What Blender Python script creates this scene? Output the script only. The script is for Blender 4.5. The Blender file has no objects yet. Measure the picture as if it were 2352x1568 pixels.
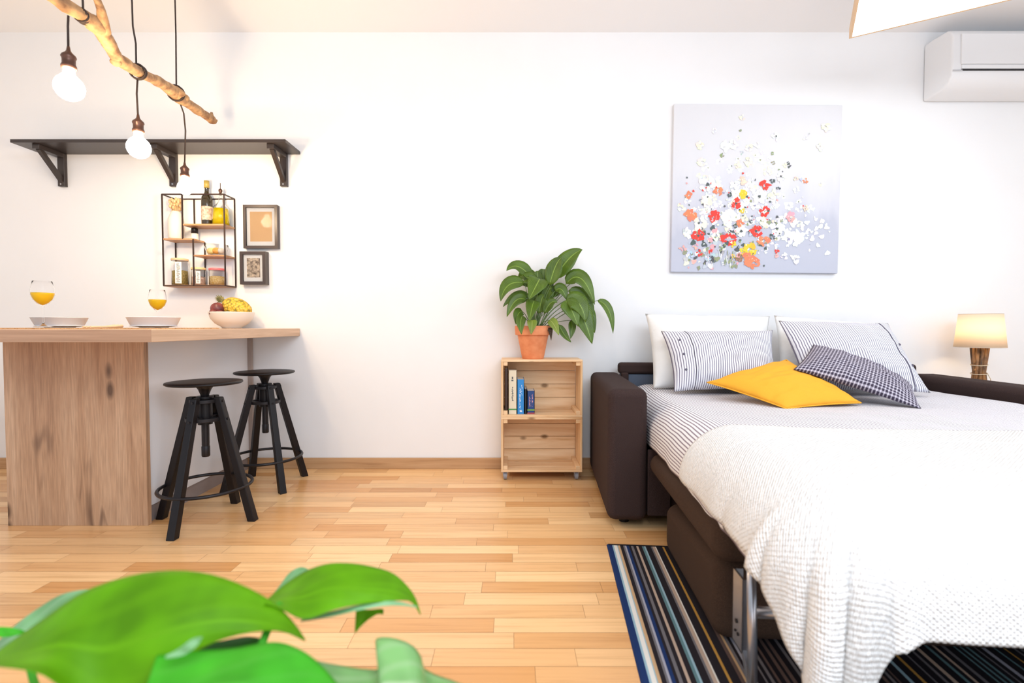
import bpy, bmesh, math, random
from mathutils import Vector, Matrix, noise
C = bpy.data.collections.new('scene'); bpy.context.scene.collection.children.link(C)
PI = math.pi
# ------------------------------------------------------------------ camera
F = 1143.0; CH = 0.863; PITCH = math.atan(34.0/F)
cam = bpy.data.cameras.new('camera'); cam.sensor_width = 36; cam.lens = 36*F/2352
cam.clip_start = 0.02
cam.dof.use_dof = True; cam.dof.focus_distance = 2.5; cam.dof.aperture_fstop = 2.4
co = bpy.data.objects.new('camera', cam); C.objects.link(co)
co.location = (0, 0, CH); co.rotation_euler = (PI/2-PITCH, 0, 0)
bpy.context.scene.camera = co
# ------------------------------------------------------------------ light
vs = bpy.context.scene.view_settings
vs.view_transform = 'Standard'; vs.look = 'None'; vs.gamma = 1; vs.exposure = 0.13
w = bpy.data.worlds.new('world'); bpy.context.scene.world = w; w.use_nodes = True
w.node_tree.nodes['Background'].inputs[0].default_value = (0.80, 0.89, 1.0, 1)
w.node_tree.nodes['Background'].inputs[1].default_value = 0.98
def area(name, loc, rot, sx, sy, power, col):
    l = bpy.data.lights.new(name, 'AREA'); l.shape = 'RECTANGLE'; l.size = sx; l.size_y = sy
    l.energy = power; l.color = col
    o = bpy.data.objects.new(name, l); C.objects.link(o); o.location = loc; o.rotation_euler = rot
    return o
area('window_daylight', (0.9, -0.7, 2.3), (math.radians(28), 0, 0), 2.4, 1.2, 68, (0.80, 0.89, 1.0))
area('side_window_daylight', (3.25, 0.3, 1.6), (math.radians(65), 0, PI/2), 2.0, 1.7, 14, (0.80,0.90, 1.0))
area('added_ceiling_fill', (1.0, -.9, .25), (math.radians(180-25), 0, 0), 2.4, .9, 16, (.95,.95,1.0))  # unseen fill lamp added near the floor, aimed up to brighten the ceiling
def point(name, loc, power, col, r=0.03):
    l = bpy.data.lights.new(name, 'POINT'); l.energy = power; l.color = col; l.shadow_soft_size = r
    o = bpy.data.objects.new(name, l); C.objects.link(o); o.location = loc; return o
WY = 3.013                                     # back wall
CEIL = 2.612
# ------------------------------------------------------------------ helpers
cp, sp = math.cos(PITCH), math.sin(PITCH)
def ray(px, py):
    u = (px-1176)/F; v = -(py-784)/F
    return Vector((u, cp + v*sp, -sp + v*cp))
def P(px, py, y):
    r = ray(px, py); t = y/r.y
    return Vector((r.x*t, y, CH + r.z*t))
def PZ(px, py, z):
    r = ray(px, py); t = (z-CH)/r.z
    return Vector((r.x*t, r.y*t, z))

class MB:
    def __init__(s): s.v = []; s.f = []; s.uv = {}; s.col = {}; s.mi = {}
    def add(s, vs, fs, uvs=None, col=None, mi=0):
        b = len(s.v); s.v += [Vector(a) for a in vs]
        for f in fs:
            s.f.append([b+i for i in f])
            if mi: s.mi[len(s.f)-1] = mi
            if uvs: s.uv[len(s.f)-1] = [uvs[i] for i in f]
            if col is not None: s.col[len(s.f)-1] = col
        return s
    def box(s, a, b, col=None, mi=0):
        x0,y0,z0 = a; x1,y1,z1 = b
        vs = [(x0,y0,z0),(x1,y0,z0),(x1,y1,z0),(x0,y1,z0),(x0,y0,z1),(x1,y0,z1),(x1,y1,z1),(x0,y1,z1)]
        return s.add(vs, [(0,3,2,1),(4,5,6,7),(0,1,5,4),(1,2,6,5),(2,3,7,6),(3,0,4,7)], None, col, mi)
    def bar(s, p, q, wx, wy, up=(0,0,1), col=None):
        p = Vector(p); q = Vector(q); d = (q-p).normalized(); up = Vector(up)
        if abs(d.dot(up)) > .98: up = Vector((0,1,0))
        a = d.cross(up).normalized(); b = a.cross(d).normalized()
        vs = []
        for c in (p, q):
            for i, j in ((-1,-1),(1,-1),(1,1),(-1,1)): vs.append(c + a*wx/2*i + b*wy/2*j)
        return s.add(vs, [(3,2,1,0),(4,5,6,7),(0,1,5,4),(1,2,6,5),(2,3,7,6),(3,0,4,7)], None, col)
    def lathe(s, prof, c=(0,0,0), n=32, col=None, caps=False):
        c = Vector(c); vs = []; fs = []
        for r, z in prof:
            for k in range(n):
                a = 2*PI*k/n; vs.append(c + Vector((r*math.cos(a), r*math.sin(a), z)))
        for i in range(len(prof)-1):
            for k in range(n):
                fs.append((i*n+k, i*n+(k+1) % n, (i+1)*n+(k+1) % n, (i+1)*n+k))
        if caps:
            fs.append(tuple(reversed(range(n)))); fs.append(tuple((len(prof)-1)*n+k for k in range(n)))
        return s.add(vs, fs, None, col)
    def tube(s, pts, r, n=8, col=None, caps=True, close=False):
        pts = [Vector(p) for p in pts]; m = len(pts)
        rr = r if isinstance(r, (list, tuple)) else [r]*m
        vs = []; fs = []; up = None
        for i, p in enumerate(pts):
            if close: d = pts[(i+1) % m]-pts[i-1]
            else: d = pts[min(i+1, m-1)]-pts[max(i-1, 0)]
            d = d.normalized() if d.length > 1e-9 else Vector((0,0,1))
            if up is None: up = Vector((0,0,1)) if abs(d.z) < .9 else Vector((1,0,0))
            a = d.cross(up).normalized(); b = a.cross(d).normalized(); up = b
            for k in range(n):
                t = 2*PI*k/n; vs.append(p + (a*math.cos(t)+b*math.sin(t))*rr[i])
        for i in range(m if close else m-1):
            j = (i+1) % m
            for k in range(n): fs.append((i*n+k, j*n+k, j*n+(k+1) % n, i*n+(k+1) % n))
        if caps and not close:
            fs.append(tuple(range(n))); fs.append(tuple(reversed([(m-1)*n+k for k in range(n)])))
        return s.add(vs, fs, None, col)
    def ell(s, c, rx, ry, rz, n=20, m=12, col=None, M=None, jit=0):
        c = Vector(c); vs = []; fs = []
        for i in range(m+1):
            t = PI*i/m
            for k in range(n):
                a = 2*PI*k/n
                v = Vector((rx*math.sin(t)*math.cos(a), ry*math.sin(t)*math.sin(a), rz*math.cos(t)))
                if jit: v *= 1+jit*noise.noise(v*30+c*9)
                if M: v = M @ v
                vs.append(c+v)
        for i in range(m):
            for k in range(n): fs.append((i*n+k, (i+1)*n+k, (i+1)*n+(k+1) % n, i*n+(k+1) % n))
        return s.add(vs, fs, None, col)
    def grid(s, fn, nu, nv, uvf=None, col=None, flip=False):
        vs = []; uv = []
        for j in range(nv+1):
            for i in range(nu+1):
                vs.append(fn(i/nu, j/nv)); uv.append(uvf(i/nu, j/nv) if uvf else (i/nu, j/nv))
        fs = []
        for j in range(nv):
            for i in range(nu):
                q = (j*(nu+1)+i, j*(nu+1)+i+1, (j+1)*(nu+1)+i+1, (j+1)*(nu+1)+i)
                fs.append(q[::-1] if flip else q)
        return s.add(vs, fs, uv, col)
    def xf(s, M):
        s.v = [M @ v for v in s.v]; return s

def wmat(o):
    m = o.matrix_basis.copy(); p = o.parent
    while p: m = p.matrix_basis @ m; p = p.parent
    return m
def obj(name, mb, m, parent=None, bevel=0, smooth=False, sub=0, solid=0, world=False, seg=2, offs=0, recalc=False):
    vsx = mb.v
    if world and parent:
        inv = wmat(parent).inverted(); vsx = [inv @ v for v in vsx]
    me = bpy.data.meshes.new(name); me.from_pydata([tuple(v) for v in vsx], [], mb.f)
    if mb.uv:
        ul = me.uv_layers.new(name='UVMap')
        for fi, uvs in mb.uv.items():
            pl = me.polygons[fi]
            for k, li in enumerate(pl.loop_indices): ul.data[li].uv = uvs[k]
    if mb.col:
        ca = me.color_attributes.new('Col', 'FLOAT_COLOR', 'CORNER')
        for fi, cc in mb.col.items():
            for li in me.polygons[fi].loop_indices: ca.data[li].color = (*cc, 1)
    for mm in (m if isinstance(m, (list, tuple)) else [m]): me.materials.append(mm)
    for fi, k in mb.mi.items(): me.polygons[fi].material_index = k
    if recalc:
        bm = bmesh.new(); bm.from_mesh(me); bmesh.ops.recalc_face_normals(bm, faces=bm.faces); bm.to_mesh(me); bm.free()
    if smooth:
        for p in me.polygons: p.use_smooth = True
    me.update()
    o = bpy.data.objects.new(name, me); C.objects.link(o)
    if parent: o.parent = parent
    if solid:
        md = o.modifiers.new('solid', 'SOLIDIFY'); md.thickness = solid; md.offset = offs
    if bevel:
        md = o.modifiers.new('bevel', 'BEVEL'); md.width = bevel; md.segments = seg; md.limit_method = 'ANGLE'; md.angle_limit = math.radians(40)
        if seg > 1 and not smooth:
            for p in me.polygons: p.use_smooth = True
            md.harden_normals = True
    if sub:
        md = o.modifiers.new('sub', 'SUBSURF'); md.levels = sub; md.render_levels = sub
    return o
def tag(o, label, cat, group=None):
    o['label'] = label; o['category'] = cat
    if group: o['group'] = group
    return o
def thing(name, label, cat, loc=(0,0,0), rotz=0, group=None):
    o = bpy.data.objects.new(name, None); C.objects.link(o); o.empty_display_size = .05
    o.location = loc; o.rotation_euler = (0, 0, rotz)
    o.matrix_basis = Matrix.Translation(Vector(loc)) @ Matrix.Rotation(rotz, 4, 'Z')
    return tag(o, label, cat, group)
def struct(name, mb, m, **k):
    o = obj(name, mb, m, **k); o['kind'] = 'structure'; return o
def dup(root, loc, rotz, label=None):
    r = root.copy(); C.objects.link(r); r.location = loc; r.rotation_euler = (0, 0, rotz)
    if label: r['label'] = label
    def rec(a, b):
        for ch in list(a.children):
            if ch.name == b.name: continue
            c = ch.copy(); C.objects.link(c); c.parent = b; rec(ch, c)
    rec(root, r); return r
# ------------------------------------------------------------------ materials
def mat(name, col=(.8,.8,.8), rough=.5, metal=0, spec=.5, **k):
    m = bpy.data.materials.new(name); m.use_nodes = True
    b = m.node_tree.nodes['Principled BSDF']
    b.inputs['Base Color'].default_value = (*col, 1); b.inputs['Roughness'].default_value = rough
    b.inputs['Metallic'].default_value = metal; b.inputs['Specular IOR Level'].default_value = spec
    for kk, v in k.items(): b.inputs[kk.replace('_', ' ')].default_value = v
    return m
def N(m, t, **k):
    n = m.node_tree.nodes.new(t)
    for a, v in k.items():
        if a.startswith('i_'):
            key = a[2:].replace('_', ' ')
            n.inputs[int(key) if key.isdigit() else key].default_value = v
        else: setattr(n, a, v)
    return n
def L(m, a, b): m.node_tree.links.new(a, b)
def bs(m): return m.node_tree.nodes['Principled BSDF']
def coords(m, scale, src='Object', rot=(0,0,0)):
    tc = N(m, 'ShaderNodeTexCoord'); mp = N(m, 'ShaderNodeMapping')
    mp.inputs['Scale'].default_value = scale; mp.inputs['Rotation'].default_value = rot
    L(m, tc.outputs[src], mp.inputs[0]); return mp.outputs[0]
def ramp(m, fac, stops, interp='LINEAR'):
    r = N(m, 'ShaderNodeValToRGB'); r.color_ramp.interpolation = interp
    e = r.color_ramp.elements
    while len(e) < len(stops): e.new(.5)
    for i, (p, c) in enumerate(stops): e[i].position = p; e[i].color = (*c, 1)
    L(m, fac, r.inputs[0]); return r.outputs[0]
def bump(m, h, st, dist=.002):
    b = N(m, 'ShaderNodeBump'); b.inputs['Strength'].default_value = st; b.inputs['Distance'].default_value = dist
    L(m, h, b.inputs['Height']); L(m, b.outputs[0], bs(m).inputs['Normal'])
def mixc(m, fac, a, b, mode='MIX'):
    x = N(m, 'ShaderNodeMix', data_type='RGBA', blend_type=mode)
    for s, v in ((0, fac), (6, a), (7, b)):
        if isinstance(v, (int, float)): x.inputs[s].default_value = v
        elif isinstance(v, tuple): x.inputs[s].default_value = (*v, 1)
        else: L(m, v, x.inputs[s])
    return x.outputs[2]
def noisy(name, c1, c2, scale=(20,20,20), rough=.6, src='Object', detail=4, bst=0, bdist=.001, **k):
    m = mat(name, c1, rough, **k); v = coords(m, scale, src)
    n = N(m, 'ShaderNodeTexNoise'); n.inputs['Scale'].default_value = 1; n.inputs['Detail'].default_value = detail
    L(m, v, n.inputs[0]); L(m, ramp(m, n.outputs[0], [(.32, c1), (.68, c2)]), bs(m).inputs['Base Color'])
    if bst: bump(m, n.outputs[0], bst, bdist)
    return m
def wood(name, c1, c2, dark, scale=(2, 30, 30), rough=.45, knots=0, bst=.1):
    m = mat(name, c1, rough); v = coords(m, scale)
    n = N(m, 'ShaderNodeTexNoise', i_Scale=1.0, i_Detail=6.0, i_Roughness=.6, i_Distortion=.6); L(m, v, n.inputs[0])
    c = ramp(m, n.outputs[0], [(.28, dark), (.42, c1), (.7, c2)])
    if knots:
        vo = N(m, 'ShaderNodeTexVoronoi', i_Scale=1.0); L(m, coords(m, tuple(knots)), vo.inputs[0])
        k = ramp(m, vo.outputs['Distance'], [(.06, (1,1,1)), (.15, (0,0,0))])
        c = mixc(m, k, c, tuple(x*.45 for x in dark))
    L(m, c, bs(m).inputs['Base Color']); bump(m, n.outputs[0], bst); return m
def fabric(name, c1, c2, s=900, rough=.9, bst=.4):
    m = mat(name, c1, rough, 0, .2); v = coords(m, (s, s, s))
    n = N(m, 'ShaderNodeTexNoise', i_Scale=1.0, i_Detail=2.0); L(m, v, n.inputs[0])
    L(m, ramp(m, n.outputs[0], [(.3, c1), (.7, c2)]), bs(m).inputs['Base Color']); bump(m, n.outputs[0], bst, .001)
    return m
def emis(name, col, st):
    m = mat(name, col, .4); bs(m).inputs['Emission Color'].default_value = (*col, 1)
    bs(m).inputs['Emission Strength'].default_value = st; return m
def attr_mat(name, rough=.7, attr='Col', spec=.3):
    m = mat(name, (1,1,1), rough, 0, spec); a = N(m, 'ShaderNodeAttribute', attribute_name=attr)
    L(m, a.outputs['Color'], bs(m).inputs['Base Color']); return m

M_wall = noisy('wall_paint', (.86,.86,.865), (.88,.88,.885), (3,3,3), .85, spec=.2)
M_ceil = mat('ceiling_paint', (.92,.92,.93), .9, 0, .2)
M_black = mat('black_wood', (.008,.006,.007), .42, 0, .3)
M_blackmetal = mat('black_metal', (.012,.010,.012), .4, .3)
M_white = mat('white_lacquer', (.84,.84,.86), .35)
M_plastic = mat('white_plastic', (.82,.82,.83), .35)
M_glass = mat('clear_glass', (1,1,1), .02, 0, .5, Transmission_Weight=1.0, IOR=1.1)
M_ceramic = mat('grey_ceramic', (.80,.82,.86), .3)
M_bowl = mat('cream_ceramic', (.8,.74,.66), .35)
M_chrome = mat('grey_steel', (.42,.42,.45), .28, .9)
M_terra = noisy('terracotta', (.70,.22,.085), (.80,.30,.13), (25,25,25), .75)
M_soil = noisy('soil', (.04,.025,.015), (.08,.05,.03), (120,120,120), .95, bst=.6)
M_pine = wood('pine', (.80,.52,.28), (.92,.68,.43), (.62,.33,.13), (2.2,40,26), .5, (5.2,11,9))
M_pine2 = wood('pine_vertical', (.78,.50,.26), (.9,.65,.4), (.62,.33,.13), (30,40,2.2), .5)
M_oak_v = wood('aged_oak_vertical', (.50,.30,.175), (.63,.42,.27), (.33,.18,.10), (13,40,.8), .5, (7,3,3.0), .25)
def cracks(m, base_link):
    v = coords(m, (3.1,10,.42)); n = N(m, 'ShaderNodeTexNoise', i_Scale=1.0, i_Detail=3.0, i_Distortion=.8); L(m, v, n.inputs[0])
    a = ramp(m, n.outputs[0], [(.485,(0,0,0)),(.497,(1,1,1)),(.503,(1,1,1)),(.515,(0,0,0))])
    n2 = N(m, 'ShaderNodeTexNoise', i_Scale=1.0); L(m, coords(m, (5,10,2.2)), n2.inputs[0]); b = ramp(m, n2.outputs[0], [(.56,(0,0,0)),(.66,(.75,.75,.75))])
    k = mixc(m, 1.0, a, b, 'MULTIPLY')
    n3 = N(m, 'ShaderNodeTexNoise', i_Scale=1.0, i_Detail=4.0); L(m, coords(m, (160,160,9)), n3.inputs[0])
    c = mixc(m, 1.0, base_link, ramp(m, n3.outputs[0], [(.3,(.78,.76,.74)),(.7,(1.1,1.1,1.1))]), 'MULTIPLY')
    c = mixc(m, k, c, (.10,.05,.03)); L(m, c, bs(m).inputs['Base Color'])
cracks(M_oak_v, bs(M_oak_v).inputs['Base Color'].links[0].from_socket)
M_top = wood('worktop_oak', (.58,.37,.23), (.74,.51,.34), (.46,.27,.16), (30,1.8,40), .4)
M_skirt = wood('oak_skirting', (.50,.29,.14), (.60,.37,.20), (.38,.2,.09), (1.5,30,40), .45)
M_brown = fabric('brown_fabric', (.022,.0125,.0115), (.062,.037,.033), 700)
M_brownlite = fabric('brown_fabric_light', (.030,.016,.010), (.075,.043,.028), 700)
M_slate = fabric('slate_fabric', (.10,.12,.17), (.14,.17,.22), 500)
M_bulb = emis('lit_bulb', (1.0, .75, .48), 155)
M_cord = mat('black_cord', (.035,.02,.016), .7)
M_socket = mat('bronze_socket', (.085,.04,.028), .35, .5)
M_branch = noisy('driftwood', (.22,.11,.055), (.60,.36,.17), (30,30,30), .8, detail=9, bst=.9, bdist=.006)
# ------------------------------------------------------------------ setting
R = random.Random(5)
# floor: parquet strips running along x, per-strip colour
M_base = mat('parquet_joint', (.35,.17,.07), .6)
M_floor = mat('parquet', (.7,.4,.2), .27, 0, .45)
at = N(M_floor, 'ShaderNodeAttribute', attribute_name='Col')
nn = N(M_floor, 'ShaderNodeTexNoise', i_Scale=1.0, i_Detail=5.0, i_Roughness=.6, i_Distortion=.4)
ad = N(M_floor, 'ShaderNodeVectorMath', operation='ADD'); L(M_floor, coords(M_floor, (2.5, 60, 1)), ad.inputs[0])
sc = N(M_floor, 'ShaderNodeVectorMath', operation='SCALE'); sc.inputs['Scale'].default_value = 40
L(M_floor, at.outputs['Color'], sc.inputs[0]); L(M_floor, sc.outputs[0], ad.inputs[1]); L(M_floor, ad.outputs[0], nn.inputs[0])
g = ramp(M_floor, nn.outputs[0], [(.25, (.82,.76,.70)), (.5, (1,1,1)), (.8, (1.06,1.08,1.1))])
L(M_floor, mixc(M_floor, 1.0, at.outputs['Color'], g, 'MULTIPLY'), bs(M_floor).inputs['Base Color'])
mb = MB(); mb.add([(-3.4,-1.0,-.001),(3.5,-1.0,-.001),(3.5,WY+.02,-.001),(-3.4,WY+.02,-.001)], [(0,1,2,3)], None, (.3,.15,.06), 1)
y = -1.0
while y < WY:
    x = -3.4-R.random()*.5
    while x < 3.5:
        l = R.uniform(.28, .55); k = R.random()
        base = Vector((.66,.32,.11)).lerp(Vector((.93,.60,.30)), k**.9)
        if R.random() < .1: base = base*.88
        e = .0005
        mb.add([(max(x,-3.4)+e,y+e,0),(min(x+l,3.5)-e,y+e,0),(min(x+l,3.5)-e,min(y+.07,WY+.01)-e,0),(max(x,-3.4)+e,min(y+.07,WY+.01)-e,0)], [(0,1,2,3)], None, tuple(base))
        x += l
    y += .07
struct('floor', mb, [M_floor, M_base])
struct('wall_back', MB().box((-3.4,WY,-.02),(3.5,WY+.12,CEIL+.05)), M_wall)
struct('wall_left', MB().box((-3.5,1.4,-.02),(-3.4,WY+.12,CEIL+.05)), M_wall)
struct('wall_right', MB().box((3.5,1.35,-.02),(3.6,WY+.12,CEIL+.05)), M_wall)
struct('ceiling', MB().box((-3.4,-.35,CEIL),(3.5,WY+.1,CEIL+.1)), M_ceil)
struct('baseboard_back', MB().box((-3.4,WY-.014,0),(3.5,WY,.066)), M_skirt, bevel=.003)
# ------------------------------------------------------------------ kitchen peninsula
PF = 2.135
xl = P(12,1000,PF).x; xr = P(335,1000,PF).x
ztop = P(348,756,1.77).z - .001
zbot = ztop-.045
isl = thing('kitchen_island', 'kitchen peninsula with aged oak end panel and plain white side behind the stools', 'kitchen island', ((xl+xr)/2, PF+.4, 0))
obj('end_panel', MB().box((xl,PF,0),(xr,PF+.025,zbot)), M_oak_v, isl, bevel=.001, world=True, seg=1)
obj('cabinet_body', MB().box((xl+.02,PF+.0255,.075),(xr-.012,WY-.02,zbot)), M_white, isl, world=True)
M_strip = mat('taupe_edge', (.42,.34,.30), .5)
obj('wall_strip', MB().box((xr-.012,WY-.022,.075),(xr+.012,WY-.003,zbot)), M_strip, isl, world=True)
obj('plinth', MB().box((xl+.03,PF+.0255,0),(xr-.022,WY-.02,.0745)), mat('taupe_plinth', (.30,.25,.24), .4), isl, world=True)
wt = MB().box((-2.35,1.77,zbot),(P(348,770,1.77).x,WY-.003,ztop))
wt_o = tag(obj('worktop', wt, M_top, bevel=.002), 'oak breakfast bar worktop overhanging the two stools, laid with plates and glasses', 'worktop')
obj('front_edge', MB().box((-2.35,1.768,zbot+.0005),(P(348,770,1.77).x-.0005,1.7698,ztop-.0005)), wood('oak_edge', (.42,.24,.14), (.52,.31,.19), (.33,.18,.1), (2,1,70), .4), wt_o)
# ------------------------------------------------------------------ stools
def stool(name, label, loc, rz):
    t = thing(name, label, 'stool', loc, rz, 'black stools at the breakfast bar')
    s = MB().lathe([(0,.605),(.10,.605),(.146,.609),(.152,.614),(.150,.620),(.12,.623),(0,.621)], n=48)
    obj('seat', s, M_black, t, smooth=True)
    s = MB().lathe([(.0,.285),(.015,.285),(.017,.29),(.017,.33)]+sum([[(.0145,.335+.006*i),(.0165,.338+.006*i)] for i in range(36)], [])+[(.017,.56),(.026,.585),(.034,.597),(.034,.605)], n=20)
    obj('spindle', s, M_blackmetal, t, smooth=True)
    s = MB().lathe([(.0175,.43),(.029,.43),(.029,.54),(.035,.545),(.035,.555),(.0175,.555)], n=24)
    obj('sleeve', s, M_black, t, smooth=False)
    for z, r in ((.455,.077),(.535,.06)):
        s = MB().lathe([(r-.016,z-.008),(r,z-.008),(r,z+.008),(r-.016,z+.008),(r-.016,z-.008)], n=32)
        for k in range(4):
            a = k*PI/2; s.bar((.02*math.cos(a),.02*math.sin(a),z),((r-.008)*math.cos(a),(r-.008)*math.sin(a),z),.022,.014)
        obj('support_ring', s, M_blackmetal, t, bevel=.002)
    for k in range(4):
        a = k*PI/2; d = Vector((math.cos(a), math.sin(a), 0)); tn = Vector((-d.y, d.x, 0))
        p0 = d*.062; p1 = d*.212; vs = []
        for c, z, w_, th in ((p0,.552,.030,.030),(p1,0.0,.034,.034)):
            for i, j in ((-1,-1),(1,-1),(1,1),(-1,1)): vs.append(c + tn*w_/2*i + d*th/2*j + Vector((0,0,z)))
        s = MB().add(vs, [(0,1,2,3),(7,6,5,4),(4,5,1,0),(5,6,2,1),(6,7,3,2),(7,4,0,3)])
        lg = obj('leg', s, M_black, t, bevel=.003, recalc=True)
        for z in (.455,.535):
            q = d*(.062+.150*(.552-z)/.552+.0155); obj('screw', MB().tube([q+Vector((0,0,z)), q+d*.003+Vector((0,0,z))], .0055, 10), M_blackmetal, lg)
    rz_ = .155; rr = .062+.150*(.552-rz_)/.552+.012
    obj('foot_ring', MB().tube([(rr*math.cos(2*PI*i/48), rr*math.sin(2*PI*i/48), rz_) for i in range(48)], .0075, 8, close=True), M_blackmetal, t, smooth=True)
    return t
st = stool('bar_stool', 'round black swivel stool nearer the camera, in front of the oak end panel', (-1.366,2.205,0), math.radians(-3))
dup(st, (-1.345,2.70,0), math.radians(47), 'round black swivel stool standing closer to the back wall')
# ------------------------------------------------------------------ tableware
zt = ztop
M_mat_ = noisy('woven_mat', (.36,.20,.09), (.62,.42,.24), (60,300,60), .9, bst=.8)
def placemat(cx, cy, w_, d_, label):
    b = MB()
    n = 26
    for i in range(n):
        y0 = cy-d_/2+d_*i/n; b.tube([(cx-w_/2, y0+d_/n/2, zt+.0022),(cx+w_/2, y0+d_/n/2, zt+.0022)], .0021, 6)
    for i in range(14):
        x0 = cx-w_/2+w_*(i+.5)/14; b.tube([(x0, cy-d_/2-.002, zt+.0035),(x0, cy+d_/2, zt+.0035)], .0014, 5)
    for i in range(30):
        x0 = cx-w_/2+w_*(i+.5)/30; b.tube([(x0, cy-d_/2, zt+.003),(x0+R.uniform(-.004,.004), cy-d_/2-.02, zt+.0022)], .0013, 5)
    o = obj('placemat', b, M_mat_); return tag(o, label, 'placemat', 'woven placemats on the worktop')
p1 = P(138,745,2.50); p2 = P(354,745,2.44)
placemat(p1.x-.0, 2.36, .46, .52, 'brown woven placemat under the plates at the left, beside the fuller glass')
placemat(p2.x+.02, 2.34, .42, .52, 'brown woven placemat under the stacked plates nearer the fruit bowl')
def plate(kind, c, z, r, h, label):
    b = MB()
    if kind == 'deep':
        pr = [(0,.0),(r*.78,.0),(r*.82,.003),(r*.86,.008),(r*.985,h-.001),(r,h),(r*.99,h+.002),(r*.965,h),(r*.84,.012),(r*.78,.007),(0,.006)]
    else:
        pr = [(0,0),(r*.6,0),(r*.62,.003),(r*.98,h),(r,h+.001),(r*.97,h+.003),(r*.6,.007),(0,.006)]
    b.lathe(pr, (0,0,0), 56)
    o = obj('deep_plate' if kind == 'deep' else 'flat_plate', b, M_ceramic, smooth=True); o.location = (c.x, c.y, z)
    return tag(o, label, 'plate', 'grey plates on the worktop')
zm = zt+.006
for c, side in ((p1, 'at the left, behind a wine glass'), (p2, 'nearer the fruit bowl')):
    plate('flat', c, zm, .098, .007, 'pale grey flat plate under the deep plate '+side)
    plate('deep', c, zm+.0075, .112, .042, 'pale grey deep plate '+side)
M_juice = mat('orange_juice', (.97,.58,.005), .35, 0, .4, Subsurface_Weight=.3, Subsurface_Radius=(.02,.01,.003))
def wineglass(c, label):
    t = thing('wine_glass', label, 'wine glass', c, 0, 'wine glasses of orange juice')
    pr = [(0,.0),(.034,.001),(.034,.0025),(.012,.006),(.0045,.014),(.0036,.03),(.0036,.085),(.006,.094),(.020,.105),(.034,.122),(.0425,.145),(.0425,.160),(.038,.185),(.034,.206)]
    inn = [(.0330,.206),(.0368,.185),(.0412,.160),(.0412,.146),(.033,.124),(.019,.1075),(.0,.0985)]
    obj('glass', MB().lathe(pr+inn, n=40), M_glass, t, smooth=True)
    j = [(0,.0990),(.018,.1078),(.0322,.1242),(.0402,.1455),(.0404,.154),(.0,.154)]
    obj('juice', MB().lathe(j, n=40), M_juice, t, smooth=True)
    return t
g1 = P(100,754,2.24); g2 = P(363,752,2.67)
g1.z = zt+.008; g2.z = zt+.0005
w1 = wineglass(g1, 'wine glass of orange juice standing in front of the plates at the left end')
dup(w1, g2, 0, 'wine glass of orange juice standing behind the plates closer to the fruit bowl')
# cloth napkin / cutlery between the plates
nb = MB(); pc = P(262,750,2.45)
for i in range(3):
    x0 = pc.x-.025+i*.018
    nb.tube([(x0,2.30,zt+.009),(x0+.002,2.42,zt+.010),(x0+.004,2.48,zt+.013)], [.004,.004,.009], 8)
tag(obj('wooden_cutlery', nb, mat('light_wood', (.8,.6,.4), .6)), 'small bundle of pale wooden cutlery lying between the two plate stacks', 'cutlery')
# fruit bowl
bc = P(533,755,2.865); bc.z = zt
tag(obj('fruit_bowl', MB().lathe([(0,.004),(.045,.0),(.05,.002),(.052,.008),(.085,.028),(.108,.056),(.118,.088),(.119,.094),(.116,.094),(.112,.086),(.10,.056),(.078,.034),(.045,.016),(0,.013)], n=64).xf(Matrix.Translation(bc)), M_bowl, smooth=True),
    'round cream ceramic bowl of fruit at the wall end of the worktop', 'bowl')
M_pineapple = mat('pineapple_skin', (.75,.45,.05), .6)
vo = N(M_pineapple, 'ShaderNodeTexVoronoi', i_Scale=1.0); L(M_pineapple, coords(M_pineapple, (75,75,75)), vo.inputs[0])
L(M_pineapple, ramp(M_pineapple, vo.outputs['Distance'], [(.1,(.72,.42,.22)),(.3,(.95,.60,.06)),(.55,(.72,.42,.03)),(.8,(.25,.20,.03))]), bs(M_pineapple).inputs['Base Color'])
bump(M_pineapple, vo.outputs['Distance'], .8, -.006)
pa = thing('pineapple', 'ripe yellow pineapple lying in the fruit bowl with its crown to the left', 'pineapple', bc+Vector((.03,0,.115)))
Mr = Matrix.Rotation(math.radians(-68), 3, 'Y')
b = MB(); nu, nv = 26, 18; vs = []; fs = []
for j in range(nv+1):
    t = PI*j/nv
    for i in range(nu):
        a = 2*PI*(i+.5*(j % 2))/nu
        rr_ = 1+.035*math.cos(7*t*2+3)*math.cos(a*8+j*PI)
        vs.append(Mr @ Vector((.058*rr_*math.sin(t)**.8*math.cos(a), .058*rr_*math.sin(t)**.8*math.sin(a), .082*math.cos(t))))
for j in range(nv):
    for i in range(nu): fs.append((j*nu+i, (j+1)*nu+i, (j+1)*nu+(i+1) % nu, j*nu+(i+1) % nu))
b.add(vs, fs); obj('body', b, M_pineapple, pa, smooth=True)
cr = MB(); base = Mr @ Vector((0,0,.078)); axis = Mr @ Vector((0,0,1)); axis = Vector((-.75,-.1,.65)).normalized()
base = Vector((-.066,-.01,.035))
for k in range(34):
    a = k*2.4; sp_ = .15+.85*(k/34); d = (axis + sp_*(Vector((0,math.cos(a),0))+Vector((.65*math.sin(a),0,.75*math.sin(a))))).normalized()
    ln = .062-.028*(k/34); sd = d.cross(Vector((0,1,.3))).normalized()*.0055
    q1 = base+d*ln*.5+axis*.006; q2 = base+d*ln+Vector((0,0,-.004))
    cr.add([base-sd, base+sd, q1+sd*.9, q1-sd*.9, q2], [(0,1,2,3),(3,2,4)])
obj('crown', cr, noisy('pineapple_leaf', (.10,.14,.05), (.45,.38,.16), (60,60,60)), pa, solid=.0008)
M_plum = noisy('plum_skin', (.12,.025,.03), (.28,.06,.05), (40,40,40), .35)
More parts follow.
